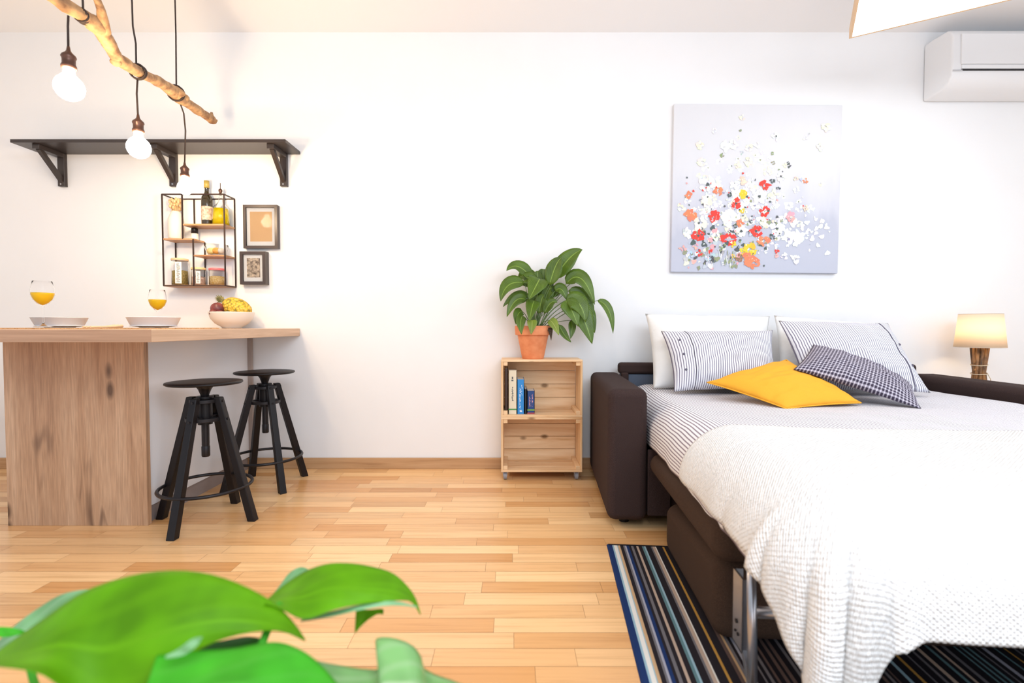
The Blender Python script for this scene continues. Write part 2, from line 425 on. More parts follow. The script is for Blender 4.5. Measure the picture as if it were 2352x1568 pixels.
for dx, dy, dz, r, lb in ((-.055,-.045,.112,.037,'large dark purple plum resting against the pineapple'),(-.088,-.02,.095,.022,'small red plum at the left rim of the bowl'),(-.062,-.075,.088,.021,'small red plum at the front rim under the large plum'),(-.02,-.085,.083,.02,'small dark plum at the front of the bowl under the pineapple')):
    b = MB().ell(bc+Vector((dx,dy,dz)), r, r, r*.95, jit=.06)
    tag(obj('plum', b, M_plum, smooth=True), lb, 'plum', 'plums in the bowl')
# ------------------------------------------------------------------ dark wall shelf
M_shelfw = mat('dark_shelf', (.035,.026,.024), .35)
yw = WY-.001
sxr = P(690,355,WY).x; zs = P(690,355,WY).z; fr = P(657,329,2.82)
sxl = P(25,329,2.82).x
ws = thing('wall_shelf', 'long dark brown wall shelf on three brackets above the breakfast bar', 'shelf', ((sxl+sxr)/2, yw, zs))
obj('board', MB().box((sxl,2.815,zs),(sxr,yw,zs+.018)), M_shelfw, ws, world=True, bevel=.001, seg=1)
for px in (141, 397, 651):
    x = P(px,400,WY-.02).x; zb = P(px,430,WY).z
    b = MB().box((x-.02,WY-.024,zb),(x+.02,yw,zs-.0005)).box((x-.02,2.835,zs-.026),(x+.02,WY-.024,zs-.0005))
    b.bar((x,2.855,zs-.02),(x,WY-.016,zb+.03),.024,.022)
    br = obj('bracket', b, M_shelfw, ws, world=True, bevel=.001, seg=1)
    obj('screw', MB().tube([(x,WY-.027,zb+.012),(x,WY-.023,zb+.012)], .005, 10), M_chrome, br, world=True)
# ------------------------------------------------------------------ wire display shelf
UY = WY-.115
ul = P(374,550,UY).x; ur = P(516,550,UY).x; zu1 = P(400,446,UY).z; zu0 = P(400,656,UY).z
zA = P(400,549,UY).z; zB = P(480,516,UY).z; zC = P(480,587,UY).z
xA = P(444.5,600,UY).x; xB = P(419,500,UY).x
M_wire = mat('dark_bronze_wire', (.045,.022,.016), .45, .4)
M_shw = wood('brown_shelf_wood', (.42,.22,.10), (.55,.32,.16), (.3,.14,.06), (3,40,40))
wu = thing('display_shelf', 'small black wire wall shelf holding bottles and jars below the long dark shelf', 'shelf', ((ul+ur)/2, yw, zu0))
fb = MB(); rw = .0032
for yy in (UY, WY-.006):
    for x in (ul, ur): fb.box((x-rw,yy-rw,zu0),(x+rw,yy+rw,zu1))
    for z in (zu0, zu1): fb.box((ul,yy-rw,z-rw),(ur,yy+rw,z+rw))
    fb.box((xB-rw,yy-rw,zA),(xB+rw,yy+rw,zu1)); fb.box((xA-rw,yy-rw,zu0),(xA+rw,yy+rw,zA))
for x in (ul, ur):
    for z in (zu0, zu1): fb.box((x-rw,UY,z-rw),(x+rw,WY-.006,z+rw))
obj('wire_frame', fb, M_wire, wu, world=True)
def shl(x0, x1, z): obj('shelf_board', MB().box((x0,UY-.002,z-.004),(x1,WY-.006,z+.005)), M_shw, wu, world=True)
shl(ul, ur, zu0); shl(ul, xA, zA); shl(xB, ur, zB); shl(xA, ur, zC)
ym = (UY+WY)/2
def onx(px, z): return P(px,500,ym).x
def item(name, label, cat, x, z, parts, grp=None, y=None, n=28):
    y = ym if y is None else y
    t = thing(name, label, cat, (x, y, z), 0, grp)
    for nm, pr, m in parts: obj(nm, MB().lathe(pr, n=n), m, t, smooth=True)
    return t
M_milk = mat('white_glaze', (.82,.74,.66), .3)
M_tan = noisy('dried_plant', (.62,.38,.16), (.8,.6,.36), (90,90,90), .8)
M_cork = mat('cork', (.62,.40,.2), .8)
zz = .0055
t = item('ceramic_vase', 'white ceramic vase with tan dried flowers on the left wire shelf', 'vase', onx(404,0), zA+zz, [('vase_body', [(0,0),(.036,.0),(.041,.01),(.042,.08),(.040,.12),(.030,.15),(.024,.158),(.024,.165),(.02,.165),(.02,.15),(0,.14)], M_milk)])
b = MB()
for k in range(46):
    a = k*2.4; r = .035*math.sqrt(k/46); p = Vector((r*math.cos(a), r*.8*math.sin(a), .185+.05*R.random())); b.tube([(p.x*.25,p.y*.25,.13), p], .0012, 4); b.ell(p, .008,.008,.011, 8, 5)
obj('dried_flowers', b, M_tan, t, smooth=True)
M_bottle = mat('dark_green_glass', (.03,.022,.008), .08, 0, .7)
M_label = noisy('paper_label', (.75,.62,.5), (.35,.2,.14), (70,70,70), .6)
t = item('wine_bottle', 'tall dark glass bottle with paper label on the upper wire shelf', 'bottle', onx(476,0)+.0, zB+zz, [('bottle_glass', [(0,0),(.028,0),(.030,.004),(.030,.15),(.027,.168),(.013,.19),(.011,.20),(.011,.232),(.013,.233),(.013,.243),(0,.243)], M_bottle),
    ('bottle_cap', [(0,.2435),(.0135,.2435),(.0135,.22),(.0145,.22),(.0145,.262),(0,.262)], mat('bottle_cap_yellow', (.45,.33,.08), .4)),
    ('bottle_label', [(.0308,.03),(.0308,.11)], M_label)])
M_oil = mat('yellow_oil', (.95,.72,.0), .12, 0, .5, Transmission_Weight=.15)
t = item('oil_cruet', 'clear glass cruet filled with bright yellow oil next to the dark bottle', 'cruet', onx(509,0)-.004, zB+zz, [('cruet_body', [(0,0),(.046,0),(.049,.004),(.043,.105),(.026,.122),(.012,.14),(.008,.175),(.010,.19),(.008,.19),(.006,.17),(.010,.14),(.022,.120),(.040,.103),(.045,.005),(0,.004)], M_glass), ('oil', [(0,.005),(.044,.006),(.0395,.098),(0,.098)], M_oil), ('stopper', [(0,.178),(.0055,.178),(.0055,.192),(.009,.197),(.011,.206),(.008,.214),(.002,.218),(.002,.25),(0,.25)], M_socket)])
item('pepper_mill', 'small white seasoning jar with black cap on the left wire shelf', 'jar', onx(452,0)-.014, zA+zz, [('jar_body', [(0,0),(.019,0),(.02,.003),(.019,.036),(0,.037)], M_milk), ('jar_cap', [(0,.0375),(.018,.0375),(.018,.065),(.016,.068),(0,.068)], M_black)])
# glass dish with fruit on shelf C
t = item('glass_dish', 'clear glass dish on the lower right wire shelf', 'dish', onx(496,0), zC+zz, [('dish', [(0,0),(.035,0),(.05,.012),(.061,.045),(.063,.065),(.061,.065),(.059,.045),(.048,.014),(.034,.003),(0,.003)], M_glass)])
M_lem = mat('lemon', (.95,.74,.28), .5); M_or = mat('orange_fruit', (.92,.42,.08), .5); M_garl = mat('garlic', (.9,.8,.66), .6)
cx = onx(496,0)
for dx, dz, r, m, nm, lb in ((-.028,.028,.022,M_lem,'lemon','pale yellow lemon in the glass dish'),(.004,.030,.021,M_or,'orange','orange fruit in the middle of the glass dish'),(.031,.030,.018,M_garl,'garlic_bulb','cream garlic bulb at the right of the glass dish')):
    tag(obj(nm, MB().ell((cx+dx,ym-.008,zC+zz+dz), r*1.05, r, r*.92), m, smooth=True), lb, nm.replace('_bulb',''))
M_herb = noisy('green_pasta', (.20,.15,.03), (.50,.36,.12), (160,160,160), .8, bst=.6)
M_nut = noisy('pink_nuts', (.5,.3,.22), (.75,.55,.42), (140,140,140), .8, bst=.6)
M_seed = noisy('yellow_seeds', (.55,.33,.06), (.7,.55,.3), (140,140,140), .8, bst=.6)
M_lidw = mat('pale_wood_lid', (.78,.52,.3), .6)
def jar(label, x, r, h, fill, mf, lidm, band=None):
    prt = [('jar_glass', [(0,0),(r-.001,0),(r,.002),(r,h-.004),(r-.002,h),(r-.0035,h),(r-.002,h-.004),(r-.002,.003),(0,.0025)], M_glass),
           ('contents', [(0,.0032),(r-.0028,.0035),(r-.0028,fill),(r*.5,fill+.004),(0,fill+.002)], mf),
           ('lid', [(0,h+.0002),(r+.001,h+.0002),(r+.002,h+.002),(r+.002,h+.011),(r,h+.013),(0,h+.013)], lidm)]
    t = item('storage_jar', label, 'jar', x, zu0+zz, prt, 'glass storage jars on the bottom wire shelf')
    if band:
        # little white tag with rows of dark print facing the room
        b = MB(); n = 6
        b.add([(r*1.012*math.sin(a), -r*1.012*math.cos(a), z) for z in (.01, h-.01) for a in [band[0]+(band[1]-band[0])*i/n for i in range(n+1)]], [(i,i+1,n+2+i,n+1+i) for i in range(n)])
        lb = obj('paper_tag', b, mat('tag_paper', (.85,.82,.76), .6), t)
        q = MB(); rr = random.Random(3)
        z = .016
        while z < h-.018:
            a = band[0]+(band[1]-band[0])*rr.uniform(.15,.35); a2 = band[0]+(band[1]-band[0])*rr.uniform(.55,.85)
            q.add([(r*1.02*math.sin(v), -r*1.02*math.cos(v), z+dz) for dz in (0,.0025) for v in (a,(a+a2)/2,a2)], [(0,1,4,3),(1,2,5,4)]); z += .0055
        obj('print', q, mat('ink', (.05,.05,.05), .6), lb)
    return t
jar('tall glass jar of green pasta with pale wooden lid and printed tag', onx(411,0)+.0, .043, .145, .085, M_herb, M_lidw, (.0,.75))
jar('middle glass jar of pinkish nuts with a pale yellow lid', onx(452,0)+.004, .037, .092, .05, M_nut, mat('yellow_lid', (.85,.62,.3), .5), (.2,.8))
jar('glass jar of yellow seeds with a red lid', onx(497,0)-.003, .041, .088, .052, M_seed, mat('red_lid', (.72,.16,.17), .4))
# ------------------------------------------------------------------ picture frames
def frame(name, label, px0, px1, py0, py1, th, fw, mw, art):
    y0 = WY-th; a = P(px0,py1,y0); c = P(px1,py0,y0)
    t = thing(name, label, 'picture frame', ((a.x+c.x)/2, WY-.002, a.z), 0, 'small dark frames beside the wire shelf')
    b = MB(); x0,x1,z0,z1 = a.x,c.x,a.z,c.z
    b.box((x0,y0,z0),(x0+fw,WY-.002,z1)).box((x1-fw,y0,z0),(x1,WY-.002,z1)).box((x0+fw,y0,z0),(x1-fw,WY-.002,z0+fw)).box((x0+fw,y0,z1-fw),(x1-fw,WY-.002,z1))
    obj('frame', b, mat(name+'_wood', (.05,.033,.028), .3), t, world=True)
    ym_ = y0+.012
    obj('mount', MB().box((x0+fw,ym_,z0+fw),(x1-fw,ym_+.003,z1-fw)), mat('mount_card', (.86,.83,.78), .7), t, world=True)
    obj('print', MB().box((x0+fw+mw,ym_-.001,z0+fw+mw*1.3),(x1-fw-mw,ym_-.0002,z1-fw-mw*1.1)), art, t, world=True)
    obj('glass_pane', MB().box((x0+fw,ym_-.008,z0+fw),(x1-fw,ym_-.006,z1-fw)), M_glass, t, world=True)
    return t
frame('picture_frame', 'larger dark frame with a plain golden tan print, upper of the two', 559,636,470,570,.034,.016,.020, mat('tan_print', (.68,.42,.20), .6))
M_bot = noisy('botanical_print', (.12,.08,.06), (.72,.58,.42), (75,75,75), .7, detail=8)
frame('picture_frame', 'smaller dark frame with a patterned brown print, lower of the two', 551,609,577,653,.045,.018,.019, M_bot)
# ------------------------------------------------------------------ branch pendant
bl = thing('branch_lamp', 'driftwood branch pendant hung from the ceiling with three lit globe bulbs', 'pendant lamp', (-1.6, 2.2, 1.95))
bpts = [(112,-10,1.62,13),(150,12,1.66,17),(186,34,1.71,18),(225,62,1.77,19),(246,92,1.83,17),(268,133,1.90,16),(300,155,1.98,15),(330,172,2.08,13),(368,190,2.22,13),(400,212,2.36,14),(412,226,2.42,14),(440,243,2.54,11),(470,264,2.68,11),(486,275,2.76,11),(494,282,2.80,5)]
def br(p, q=0): return P(p[0],p[1],p[2])
pts = []; rad = []
for i in range(len(bpts)-1):
    A = br(bpts[i]); B_ = br(bpts[i+1]); ra = bpts[i][3]*bpts[i][2]/F; rb = bpts[i+1][3]*bpts[i+1][2]/F
    for k in range(5):
        t_ = k/5; pp = A.lerp(B_, t_); j = noise.noise(pp*22)
        pts.append(pp+Vector((0,0,.004*noise.noise(pp*9)))); rad.append((ra+(rb-ra)*t_)*.86*(1+.22*j+.12*noise.noise(pp*70)))
pts.append(br(bpts[-1])); rad.append(.006)
b = MB().tube(pts, rad, 14)
fk = [P(238,72,1.79),P(236,45,1.76),P(232,22,1.73),P(222,-4,1.70),P(214,-16,1.69)]
b.tube(fk, [.022,.017,.013,.011,.004], 12)
b.ell(P(405,214,2.37),.036,.036,.03,12,8,jit=.5); b.ell(P(418,226,2.44),.03,.03,.026,12,8,jit=.5); b.ell(P(266,142,1.90),.018,.018,.014,10,6,jit=.4)
b.tube([P(486,268,2.74),P(486,258,2.74)],[.013,.006],8); b.tube([P(486,275,2.76),P(499,277,2.78)],[.012,.006],8)
obj('branch', b, M_branch, bl, world=True, smooth=True)
def cordline(pl): return [P(*q) for q in pl]
def wrap(c, ax, r, turns, rr=.003):
    ax = ax.normalized(); u = ax.cross(Vector((0,0,1))).normalized(); v = u.cross(ax)
    return [c + ax*(.009*(i/24-turns/2)) + (u*math.cos(2*PI*i/24)+v*math.sin(2*PI*i/24))*r for i in range(int(24*turns)+1)]
ax = br(bpts[-3])-br(bpts[2])
S = [ # ceiling cord, wrap centre px, y depth, drop cord, socket centre, bulb radius
 ([(190,-1500,1.70),(190,0,1.70),(191,26,1.70)], (189,37,1.715), .0205, [(157,36,1.66),(156,60,1.66),(157,112,1.66)], (157,106,1.66), .041),
 ([(303,-700,2.04),(303,0,2.04),(305,60,2.04),(312,100,2.04),(313,152,2.04)], (317,165,2.04), .028, [(316,180,2.04),(314,215,2.04),(317,268,2.04)], (317,262,2.04), .042),
 ([(402,-600,2.38),(402,0,2.38),(404,80,2.38),(405,205,2.38)], (404,214,2.38), .034, [(413,235,2.42),(422,260,2.50),(426,300,2.56),(424,378,2.56)], (424,372,2.56), .035)]
for k, (cl, wc, wr, dl, sc_, rb) in enumerate(S):
    q = cordline(cl); q[0] = Vector((q[1].x, q[1].y, CEIL))
    c_ = MB().tube(q, .0032, 6)
    c_.tube(wrap(P(*wc), ax, wr, 2.5 if k != 0 else 3), .0035, 6)
    dd = cordline(dl); c_.tube(dd, .0034, 6)
    cd = obj('cord', c_, M_cord, bl, world=True, smooth=True)
    s0 = P(*sc_)
    sk = MB().lathe([(0,0),(.004,-.001),(.006,-.014),(.009,-.02),(.019,-.03),(.021,-.036),(.018,-.042),(.018,-.058),(.021,-.064),(.021,-.072),(.017,-.074),(0,-.074)], s0, 24)
    so = obj('lamp_socket', sk, M_socket, bl, world=True, smooth=True)
    cb = s0+Vector((0,0,-.074-.028-rb*.78))
    bb = MB().lathe([(.0001,-rb)]+[(rb*math.sin(t), -rb*math.cos(t)) for t in [PI*i/16 for i in range(1,13)]]+[(.016,rb*1.05),(.0145,rb*.78+.028)], cb, 28)
    bo = obj('bulb', bb, M_bulb, bl, world=True, smooth=True)
obj('ceiling_mount', MB().box((-1.66,1.60,CEIL-.02),(-1.54,2.5,CEIL)), mat('mount_white', (.8,.8,.8), .5), bl, world=True, bevel=.002)
# ------------------------------------------------------------------ ceiling light, air conditioner
zl = 2.33
A = PZ(1957,85,zl); e1 = (PZ(2250,15,zl)-A).normalized(); e2 = Vector((e1.y,-e1.x,0)); 
if e2.y > 0: e2 = -e2
cl = thing('ceiling_light', 'bright white rectangular ceiling light with wooden edge in the top right corner', 'ceiling light', A+e1*.55+e2*.3+Vector((0,0,.28)))
def quadbox(b, o, a, la, c, lc, z0, z1):
    p = [o, o+a*la, o+a*la+c*lc, o+c*lc]
    vs = [Vector((q.x,q.y,z)) for z in (z0,z1) for q in p]
    b.add(vs, [(3,2,1,0),(4,5,6,7),(0,1,5,4),(1,2,6,5),(2,3,7,6),(3,0,4,7)]); return b
obj('diffuser', quadbox(MB(), A, e1, 1.1, e2, .6, zl, zl+.01), emis('light_panel', (1.0,.98,.94), 3.2), cl, world=True, recalc=True)
b = MB(); quadbox(b, A-e1*.012, e1, .012, e2, .6, zl-.002, zl+.05); quadbox(b, A+e1*1.1, e1, .012, e2, .6, zl-.002, zl+.05)
quadbox(b, A-e1*.012-e2*.012, e1, 1.124, e2, .012, zl+.0, zl+.05); quadbox(b, A-e1*.012+e2*.6, e1, 1.124, e2, .012, zl, zl+.05)
obj('wood_edge', b, mat('light_wood_edge', (.80,.55,.32), .5), cl, world=True, recalc=True)
obj('top_cover', quadbox(MB(), A, e1, 1.1, e2, .6, zl+.04, zl+.05), M_white, cl, world=True, recalc=True)
for u, v in ((.3,.1),(.8,.1),(.3,.5),(.8,.5)):
    q = A+e1*u+e2*v; obj('hanging_rod', MB().tube([(q.x,q.y,zl+.05),(q.x,q.y,CEIL)], .004, 6), M_chrome, cl, world=True)
ac = thing('air_conditioner', 'white wall mounted air conditioner high on the wall at the right', 'air conditioner', (2.9,WY,2.2))
axl = P(2120,180,WY).x; z0 = P(2120,235,WY).z; z1 = P(2150,103,WY).z
prof = [(0,z1-.005),(-.06,z1-.004),(-.16,z1-.012),(-.185,z1-.03),(-.195,z1-.06),(-.198,z0+.12),(-.195,z0+.06),(-.17,z0+.025),(-.13,z0+.008),(0,z0)]
def extr(prof, x0, x1, col=None):
    b = MB(); n = len(prof)
    vs = [(x0,WY-.001+p[0],p[1]) for p in prof]+[(x1,WY-.001+p[0],p[1]) for p in prof]
    return b.add(vs, [(i,(i+1) % n,n+(i+1) % n,n+i) for i in range(n)]+[tuple(reversed(range(n))), tuple(range(n,2*n))])
obj('body', extr(prof, axl, 3.48), M_plastic, ac, world=True, bevel=.012, seg=3, recalc=True)
obj('front_panel', MB().box((axl+.045,WY-.206,z0+.12),(3.46,WY-.196,z1-.05)), M_plastic, ac, world=True, bevel=.004)
obj('air_outlet', MB().box((axl+.05,WY-.2045,z0+.086),(3.46,WY-.19,z0+.093)), mat('dark_slot', (.01,.01,.012), .6), ac, world=True)
obj('louver', MB().box((axl+.05,WY-.2045,z0+.0945),(3.46,WY-.19,z0+.117)), M_plastic, ac, world=True)
obj('name_plate', MB().box((P(2190,160,WY-.21).x,WY-.2068,P(2190,161.5,WY-.21).z),(P(2212,160,WY-.21).x,WY-.2055,P(2190,159,WY-.21).z)), mat('faint_grey', (.5,.5,.52), .5), ac, world=True)
# ------------------------------------------------------------------ painting
pt = P(1737,434,WY-.03); PS = 1.0
pl = thing('canvas_painting', 'large square canvas of red, white and yellow flowers on grey, above the bed', 'painting', (pt.x, WY-.001, pt.z))
rotp = Matrix.Rotation(math.radians(.55), 4, 'Y')
M_canvas = mat('canvas', (.6,.6,.65), .75)
gz = N(M_canvas, 'ShaderNodeSeparateXYZ'); L(M_canvas, coords(M_canvas, (1,1,1)), gz.inputs[0])
n1 = N(M_canvas, 'ShaderNodeTexNoise', i_Scale=1.0, i_Detail=5.0); L(M_canvas, coords(M_canvas, (9,9,3)), n1.inputs[0])
mt = N(M_canvas, 'ShaderNodeMath', operation='MULTIPLY_ADD'); mt.inputs[1].default_value = .45; L(M_canvas, n1.outputs[0], mt.inputs[0]); L(M_canvas, gz.outputs[2], mt.inputs[2])
L(M_canvas, ramp(M_canvas, mt.outputs[0], [(.0, (.50,.52,.61)), (.12,(.60,.61,.68)), (.36,(.70,.705,.74)), (.9,(.73,.73,.755))]), bs(M_canvas).inputs['Base Color'])
bump(M_canvas, n1.outputs[0], .3, .002)
hs = PS/2+.004
wq, hq = (P(1930,434,WY-.03).x-P(1545,434,WY-.03).x)/2, (P(1737,241,WY-.03).z-P(1737,627,WY-.03).z)/2
cv = obj('canvas', MB().box((-wq,-.03,-hq),(wq,0,hq)).xf(rotp), M_canvas, pl, bevel=.003)
pb = MB(); pr_ = random.Random(11)
layer = [0]
def dab(u, v, r, col, asp=1.0, ang=0):
    """one brush dab (a low oval of paint) at zoomed-photo pixel u, v"""
    x = ((u-812)/1310)*2*wq; z = -((v-800)/1310)*2*hq
    layer[0] += 1; h = .0303+2.2e-6*layer[0]; rr = r/1310*2*wq
    n = 9; vs = [];
    for ring, (k, hh) in enumerate(((1,.0),(.97,1e-6))):
        for i in range(n):
            a = 2*PI*i/n; q = 1+.22*math.sin(3*a+u)+.1*math.sin(5*a+v)
            dx = math.cos(a)*rr*q*k; dz = math.sin(a)*rr*q*asp*k
            vs.append((x+dx*math.cos(ang)-dz*math.sin(ang), -h-hh, z+dx*math.sin(ang)+dz*math.cos(ang)))
    if abs(x) > wq-rr or abs(z) > hq-rr: return
    pb.add(vs, [tuple(n+i for i in range(n))]+[(i,(i+1) % n,n+(i+1) % n,n+i) for i in range(n)], None, col)
def jc(c, s=.08): return tuple(max(.01, min(.93, x*(1+pr_.uniform(-s, s)))) for x in c)
W_=(.88,.88,.88); CR=(.88,.83,.68); RED=(.80,.06,.045); ORG=(.86,.24,.13); YEL=(.90,.58,.05); PNK=(.85,.42,.42); DK=(.10,.12,.12); GRN=(.30,.34,.20); BL=(.50,.60,.72); PEA=(.88,.66,.52); GREY=(.55,.56,.60)
def flower(u, v, r, col, n=6, ctr=None):
    for k in range(n):
        a = 2*PI*k/n+pr_.random(); q = pr_.uniform(.35,.8); dab(u+math.cos(a)*r*q, v+math.sin(a)*r*q, r*pr_.uniform(.32,.58), jc(col, .13), pr_.uniform(.45,1), a)
    if r > 30:
        for k in range(4): dab(u+pr_.uniform(-1,1)*r*.7, v+pr_.uniform(-1,1)*r*.7, r*.13, jc(tuple(min(.9, x*1.2+.18) for x in col)), .5, pr_.random()*3)
    if ctr: dab(u, v, r*.2, ctr)
# soft backdrop of white petals
for k in range(160):
    u = pr_.gauss(700,240); v = pr_.gauss(900,210)
    if 190 < u < 1420 and 380 < v < 1290 and (v > 650 or abs(u-760) < 380): flower(u, v, pr_.uniform(16,38), pr_.choice([W_,W_,W_,CR,(.82,.83,.86)]), 4, pr_.choice([None,None,None,GREY,GRN]))
for k in range(80):
    u = pr_.gauss(1130,130); v = pr_.gauss(1130,90)
    if u < 1400 and v < 1340: dab(u, v, pr_.uniform(8,26), jc(W_), .7, pr_.random()*3)
for k in range(95):
    u = pr_.uniform(260,720); v = pr_.uniform(1090,1420)
    dab(u, v, pr_.uniform(7,26), jc(pr_.choice([DK,DK,GRN,BL,GREY,W_,PNK,CR])), .8, pr_.random()*3)
for k in range(40):
    u = pr_.uniform(640,1000); v = pr_.uniform(1040,1300)
    dab(u, v, pr_.uniform(6,16), jc(pr_.choice([DK,GRN,W_,BL,PEA])), .8, pr_.random()*3)
for u, v, r, c in ((690,245,26,CR),(675,350,12,GRN),(475,350,24,W_),(365,465,34,CR),(380,600,34,CR),(540,545,22,GRN),(560,470,40,W_),(620,460,38,W_),(745,590,38,CR),(690,520,16,GREY),(805,460,28,W_),(955,390,36,W_),(930,520,16,GRN),(940,595,18,GRN),(1060,615,20,DK),(1185,400,24,W_),(1340,320,40,CR),(1300,470,34,CR),(1210,370,8,GREY),(660,620,30,CR),(1000,700,40,W_),(1160,720,18,BL),(430,770,70,W_),(640,790,40,W_),(835,860,62,W_),(600,1020,70,W_),(700,1130,52,W_),(980,1110,60,W_),(1110,1180,70,W_),(380,1070,60,CR),(500,1180,36,CR),(280,1140,36,W_),(430,900,50,CR),(955,840,45,CR),(880,1060,40,CR),(720,1290,34,YEL),
    (875,770,46,RED),(280,860,34,ORG),(515,820,38,ORG),(710,845,36,YEL),(655,915,44,RED),(700,972,24,YEL),(885,975,44,RED),(1080,1020,46,PNK),(300,1010,52,ORG),(490,1020,50,RED),(690,1065,34,ORG),(720,1030,30,CR),(815,1130,52,RED),(365,1170,52,RED),(600,1190,60,RED),(880,1210,44,ORG),(775,1270,52,YEL),(640,1235,28,YEL),(375,1305,24,RED),(460,1290,20,RED),(790,1370,60,ORG),(750,1330,34,ORG),(640,1325,18,YEL),(985,1285,22,RED),(985,1320,20,PNK),(1190,735,28,ORG),(1120,715,22,PEA),(705,745,34,PEA),(1195,945,24,PEA),(245,1270,30,PNK),(345,1255,26,PNK),(1040,1320,30,W_),(1130,1345,36,W_),(300,1320,30,BL),(440,1350,26,BL),(690,1340,34,(.3,.16,.1)),(935,740,22,DK),(980,795,16,DK),(600,850,22,DK),(940,1170,24,DK),(650,1090,18,DK),(775,1055,18,DK),(1010,1045,14,GRN),(915,1060,20,GRN),(545,1270,22,GRN),(480,1370,20,DK),(375,1420,18,GRN),(630,1385,36,GRN),(560,1390,14,W_)):
    flower(u, v, r, c, 7 if r > 30 else 4, pr_.choice([None, DK]) if c in (RED, ORG, W_) and r > 35 else None)
for k in range(170):
    u = pr_.gauss(650,230); v = pr_.gauss(1080,200)
    if 200 < u < 1300 and 500 < v < 1400: dab(u, v, pr_.uniform(4,11), jc(pr_.choice([W_,W_,CR,PNK,DK,GRN,DK,RED,(.3,.32,.42)])), pr_.uniform(.4,1), pr_.random()*3)
for k in range(26):
    u = 480+pr_.uniform(-60,170); v = 1300+pr_.uniform(0,120)
    dab(u, v, 26, jc(pr_.choice([W_,GREY,GRN])), .12, PI/2+pr_.uniform(-.2,.2))
obj('painted_flowers', pb.xf(rotp), attr_mat('oil_paint', .6), pl, smooth=False)
# ------------------------------------------------------------------ crates with casters
CFy = 2.765
def crate(label, z0, z1, x0, x1):
    t = thing('wooden_crate', label, 'crate', ((x0+x1)/2, (CFy+WY)/2, z0), 0, 'pine crates stacked between wall and sofa')
    th = .012; yb = WY-.016; h = z1-z0
    def bd(name, b, m=M_pine, bev=.0015): return obj(name, b, m, t, world=True, bevel=bev, seg=1)
    n = 4; bh = (h-.0)/n
    for k in range(n): bd('back_plank', MB().box((x0+th,yb-th,z0+k*bh+.0012),(x1-th,yb,z0+(k+1)*bh-.0012)))
    for za, zb in ((z0, z0+th), (z1-th, z1)):
        for k in range(3):
            dp = (yb-CFy-th)/3
            bd('bottom_plank' if za == z0 else 'top_plank', MB().box((x0,CFy+k*dp,za),(x1,CFy+(k+1)*dp-.002,zb)))
    for xa, xb in ((x0, x0+th), (x1-th, x1)):
        dp = (yb-CFy-th)/3
        for k in range(3): bd('side_plank', MB().box((xa,CFy+k*dp,z0+th),(xb,CFy+(k+1)*dp-.002,z1-th)), M_pine2)
    for xa, sx in ((x0+th,1),(x1-th,-1)):
        for zc in (z0+th, z1-th-.022):
            xx = sorted((xa, xa+sx*.024)); bd('corner_batten', MB().box((xx[0],CFy+.004,zc),(xx[1],yb-th-.001,zc+.022)))
    return t
cx0 = P(1151,950,CFy).x; cx1 = P(1338,950,CFy).x
zc0 = P(1200,1084,CFy).z; zc1 = P(1200,958,CFy).z; zc2 = P(1200,826,CFy).z
cr_low = crate('open pine crate on casters, empty, lower of the stacked pair', zc0, zc1-.0005, cx0, cx1)
crate('open pine crate holding books with the potted plant on top, upper of the pair', zc1, zc2, cx0, cx1)
for x in (cx0+.022, cx1-.03):
    for yv in (CFy+.03, WY-.06):
        hz = zc0-.001; b = MB().box((x-.02,yv-.016,hz-.004),(x+.02,yv+.016,hz)).box((x-.013,yv-.006,hz-.03),(x-.010,yv+.012,hz-.003)).box((x+.010,yv-.006,hz-.03),(x+.013,yv+.012,hz-.003))
        w0 = obj('caster', b, M_chrome, cr_low, world=True)
        r = (hz-.004)/2-.001; r = min(r,.0205)
        wv = MB().tube([(x-.009,yv,r+.0004),(x+.009,yv,r+.0004)], r, 20)
        obj('wheel', wv, mat('grey_rubber', (.28,.28,.3), .5), w0, world=True)
# books
zbk = zc1+.0125
def book(label, px0, px1, pytop, depth, col, tcol, marks, lean=0, y0=None, band=None):
    y0 = CFy+.035 if y0 is None else y0
    xa = P(px0,900,y0).x; xb = P(px1,900,y0).x; zt_ = P(px0,pytop,y0).z
    zb_ = zbk+lean
    t = thing('book', label, 'book', (xa, y0, zb_), 0, 'books standing in the upper crate')
    wd = xb-xa; h = zt_-zb_
    b = MB().box((0,0,0),(.002,depth,h)).box((wd-.002,0,0),(wd,depth,h)).box((0,0,0),(wd,.002,h))
    obj('cover', b, mat('book_cover', col, .45), t)
    obj('pages', MB().box((.002,.002,.002),(wd-.002,depth-.003,h-.002)), mat('paper', (.82,.76,.64), .8), t)
    q = MB(); rr = random.Random(int(px0))
    for (u0, u1, v0, v1, ln) in marks:
        z = v0*h
        while z < v1*h:
            dz = rr.uniform(.003,.009)*ln; a = u0*wd+rr.uniform(0,.1)*wd; c = u1*wd-rr.uniform(0,.15)*wd
            q.box((a,-.0006,z),(c,-.0001,min(z+dz*.75, v1*h))); z += dz
    if marks: obj('spine_print', q, mat('spine_ink', tcol, .5), t)
    for v0, v1, cc in (band or []):
        obj('spine_band', MB().box((.0003,-.0004,v0*h),(wd-.0003,-.0001,v1*h)), mat('band', cc, .5), t)
book('thin dark brown book at the left side of the upper crate', 1159.5,1166.5,846,.15,(.055,.025,.015),(.3,.2,.1),[],.0225)
book('tall cream book with dark lettering on its spine', 1168,1187,850,.14,(.80,.70,.52),(.12,.12,.12),[(.35,.62,.3,.62,1),(.3,.7,.75,.86,2.2)],0,None,[(.09,.12,(.1,.3,.1))])
book('bright blue book with white lettering between cream and black books', 1188,1204,871,.14,(.02,.24,.62),(.8,.85,.9),[(.3,.5,.15,.75,1),(.6,.75,.5,.85,1),(.3,.7,.06,.12,1)])
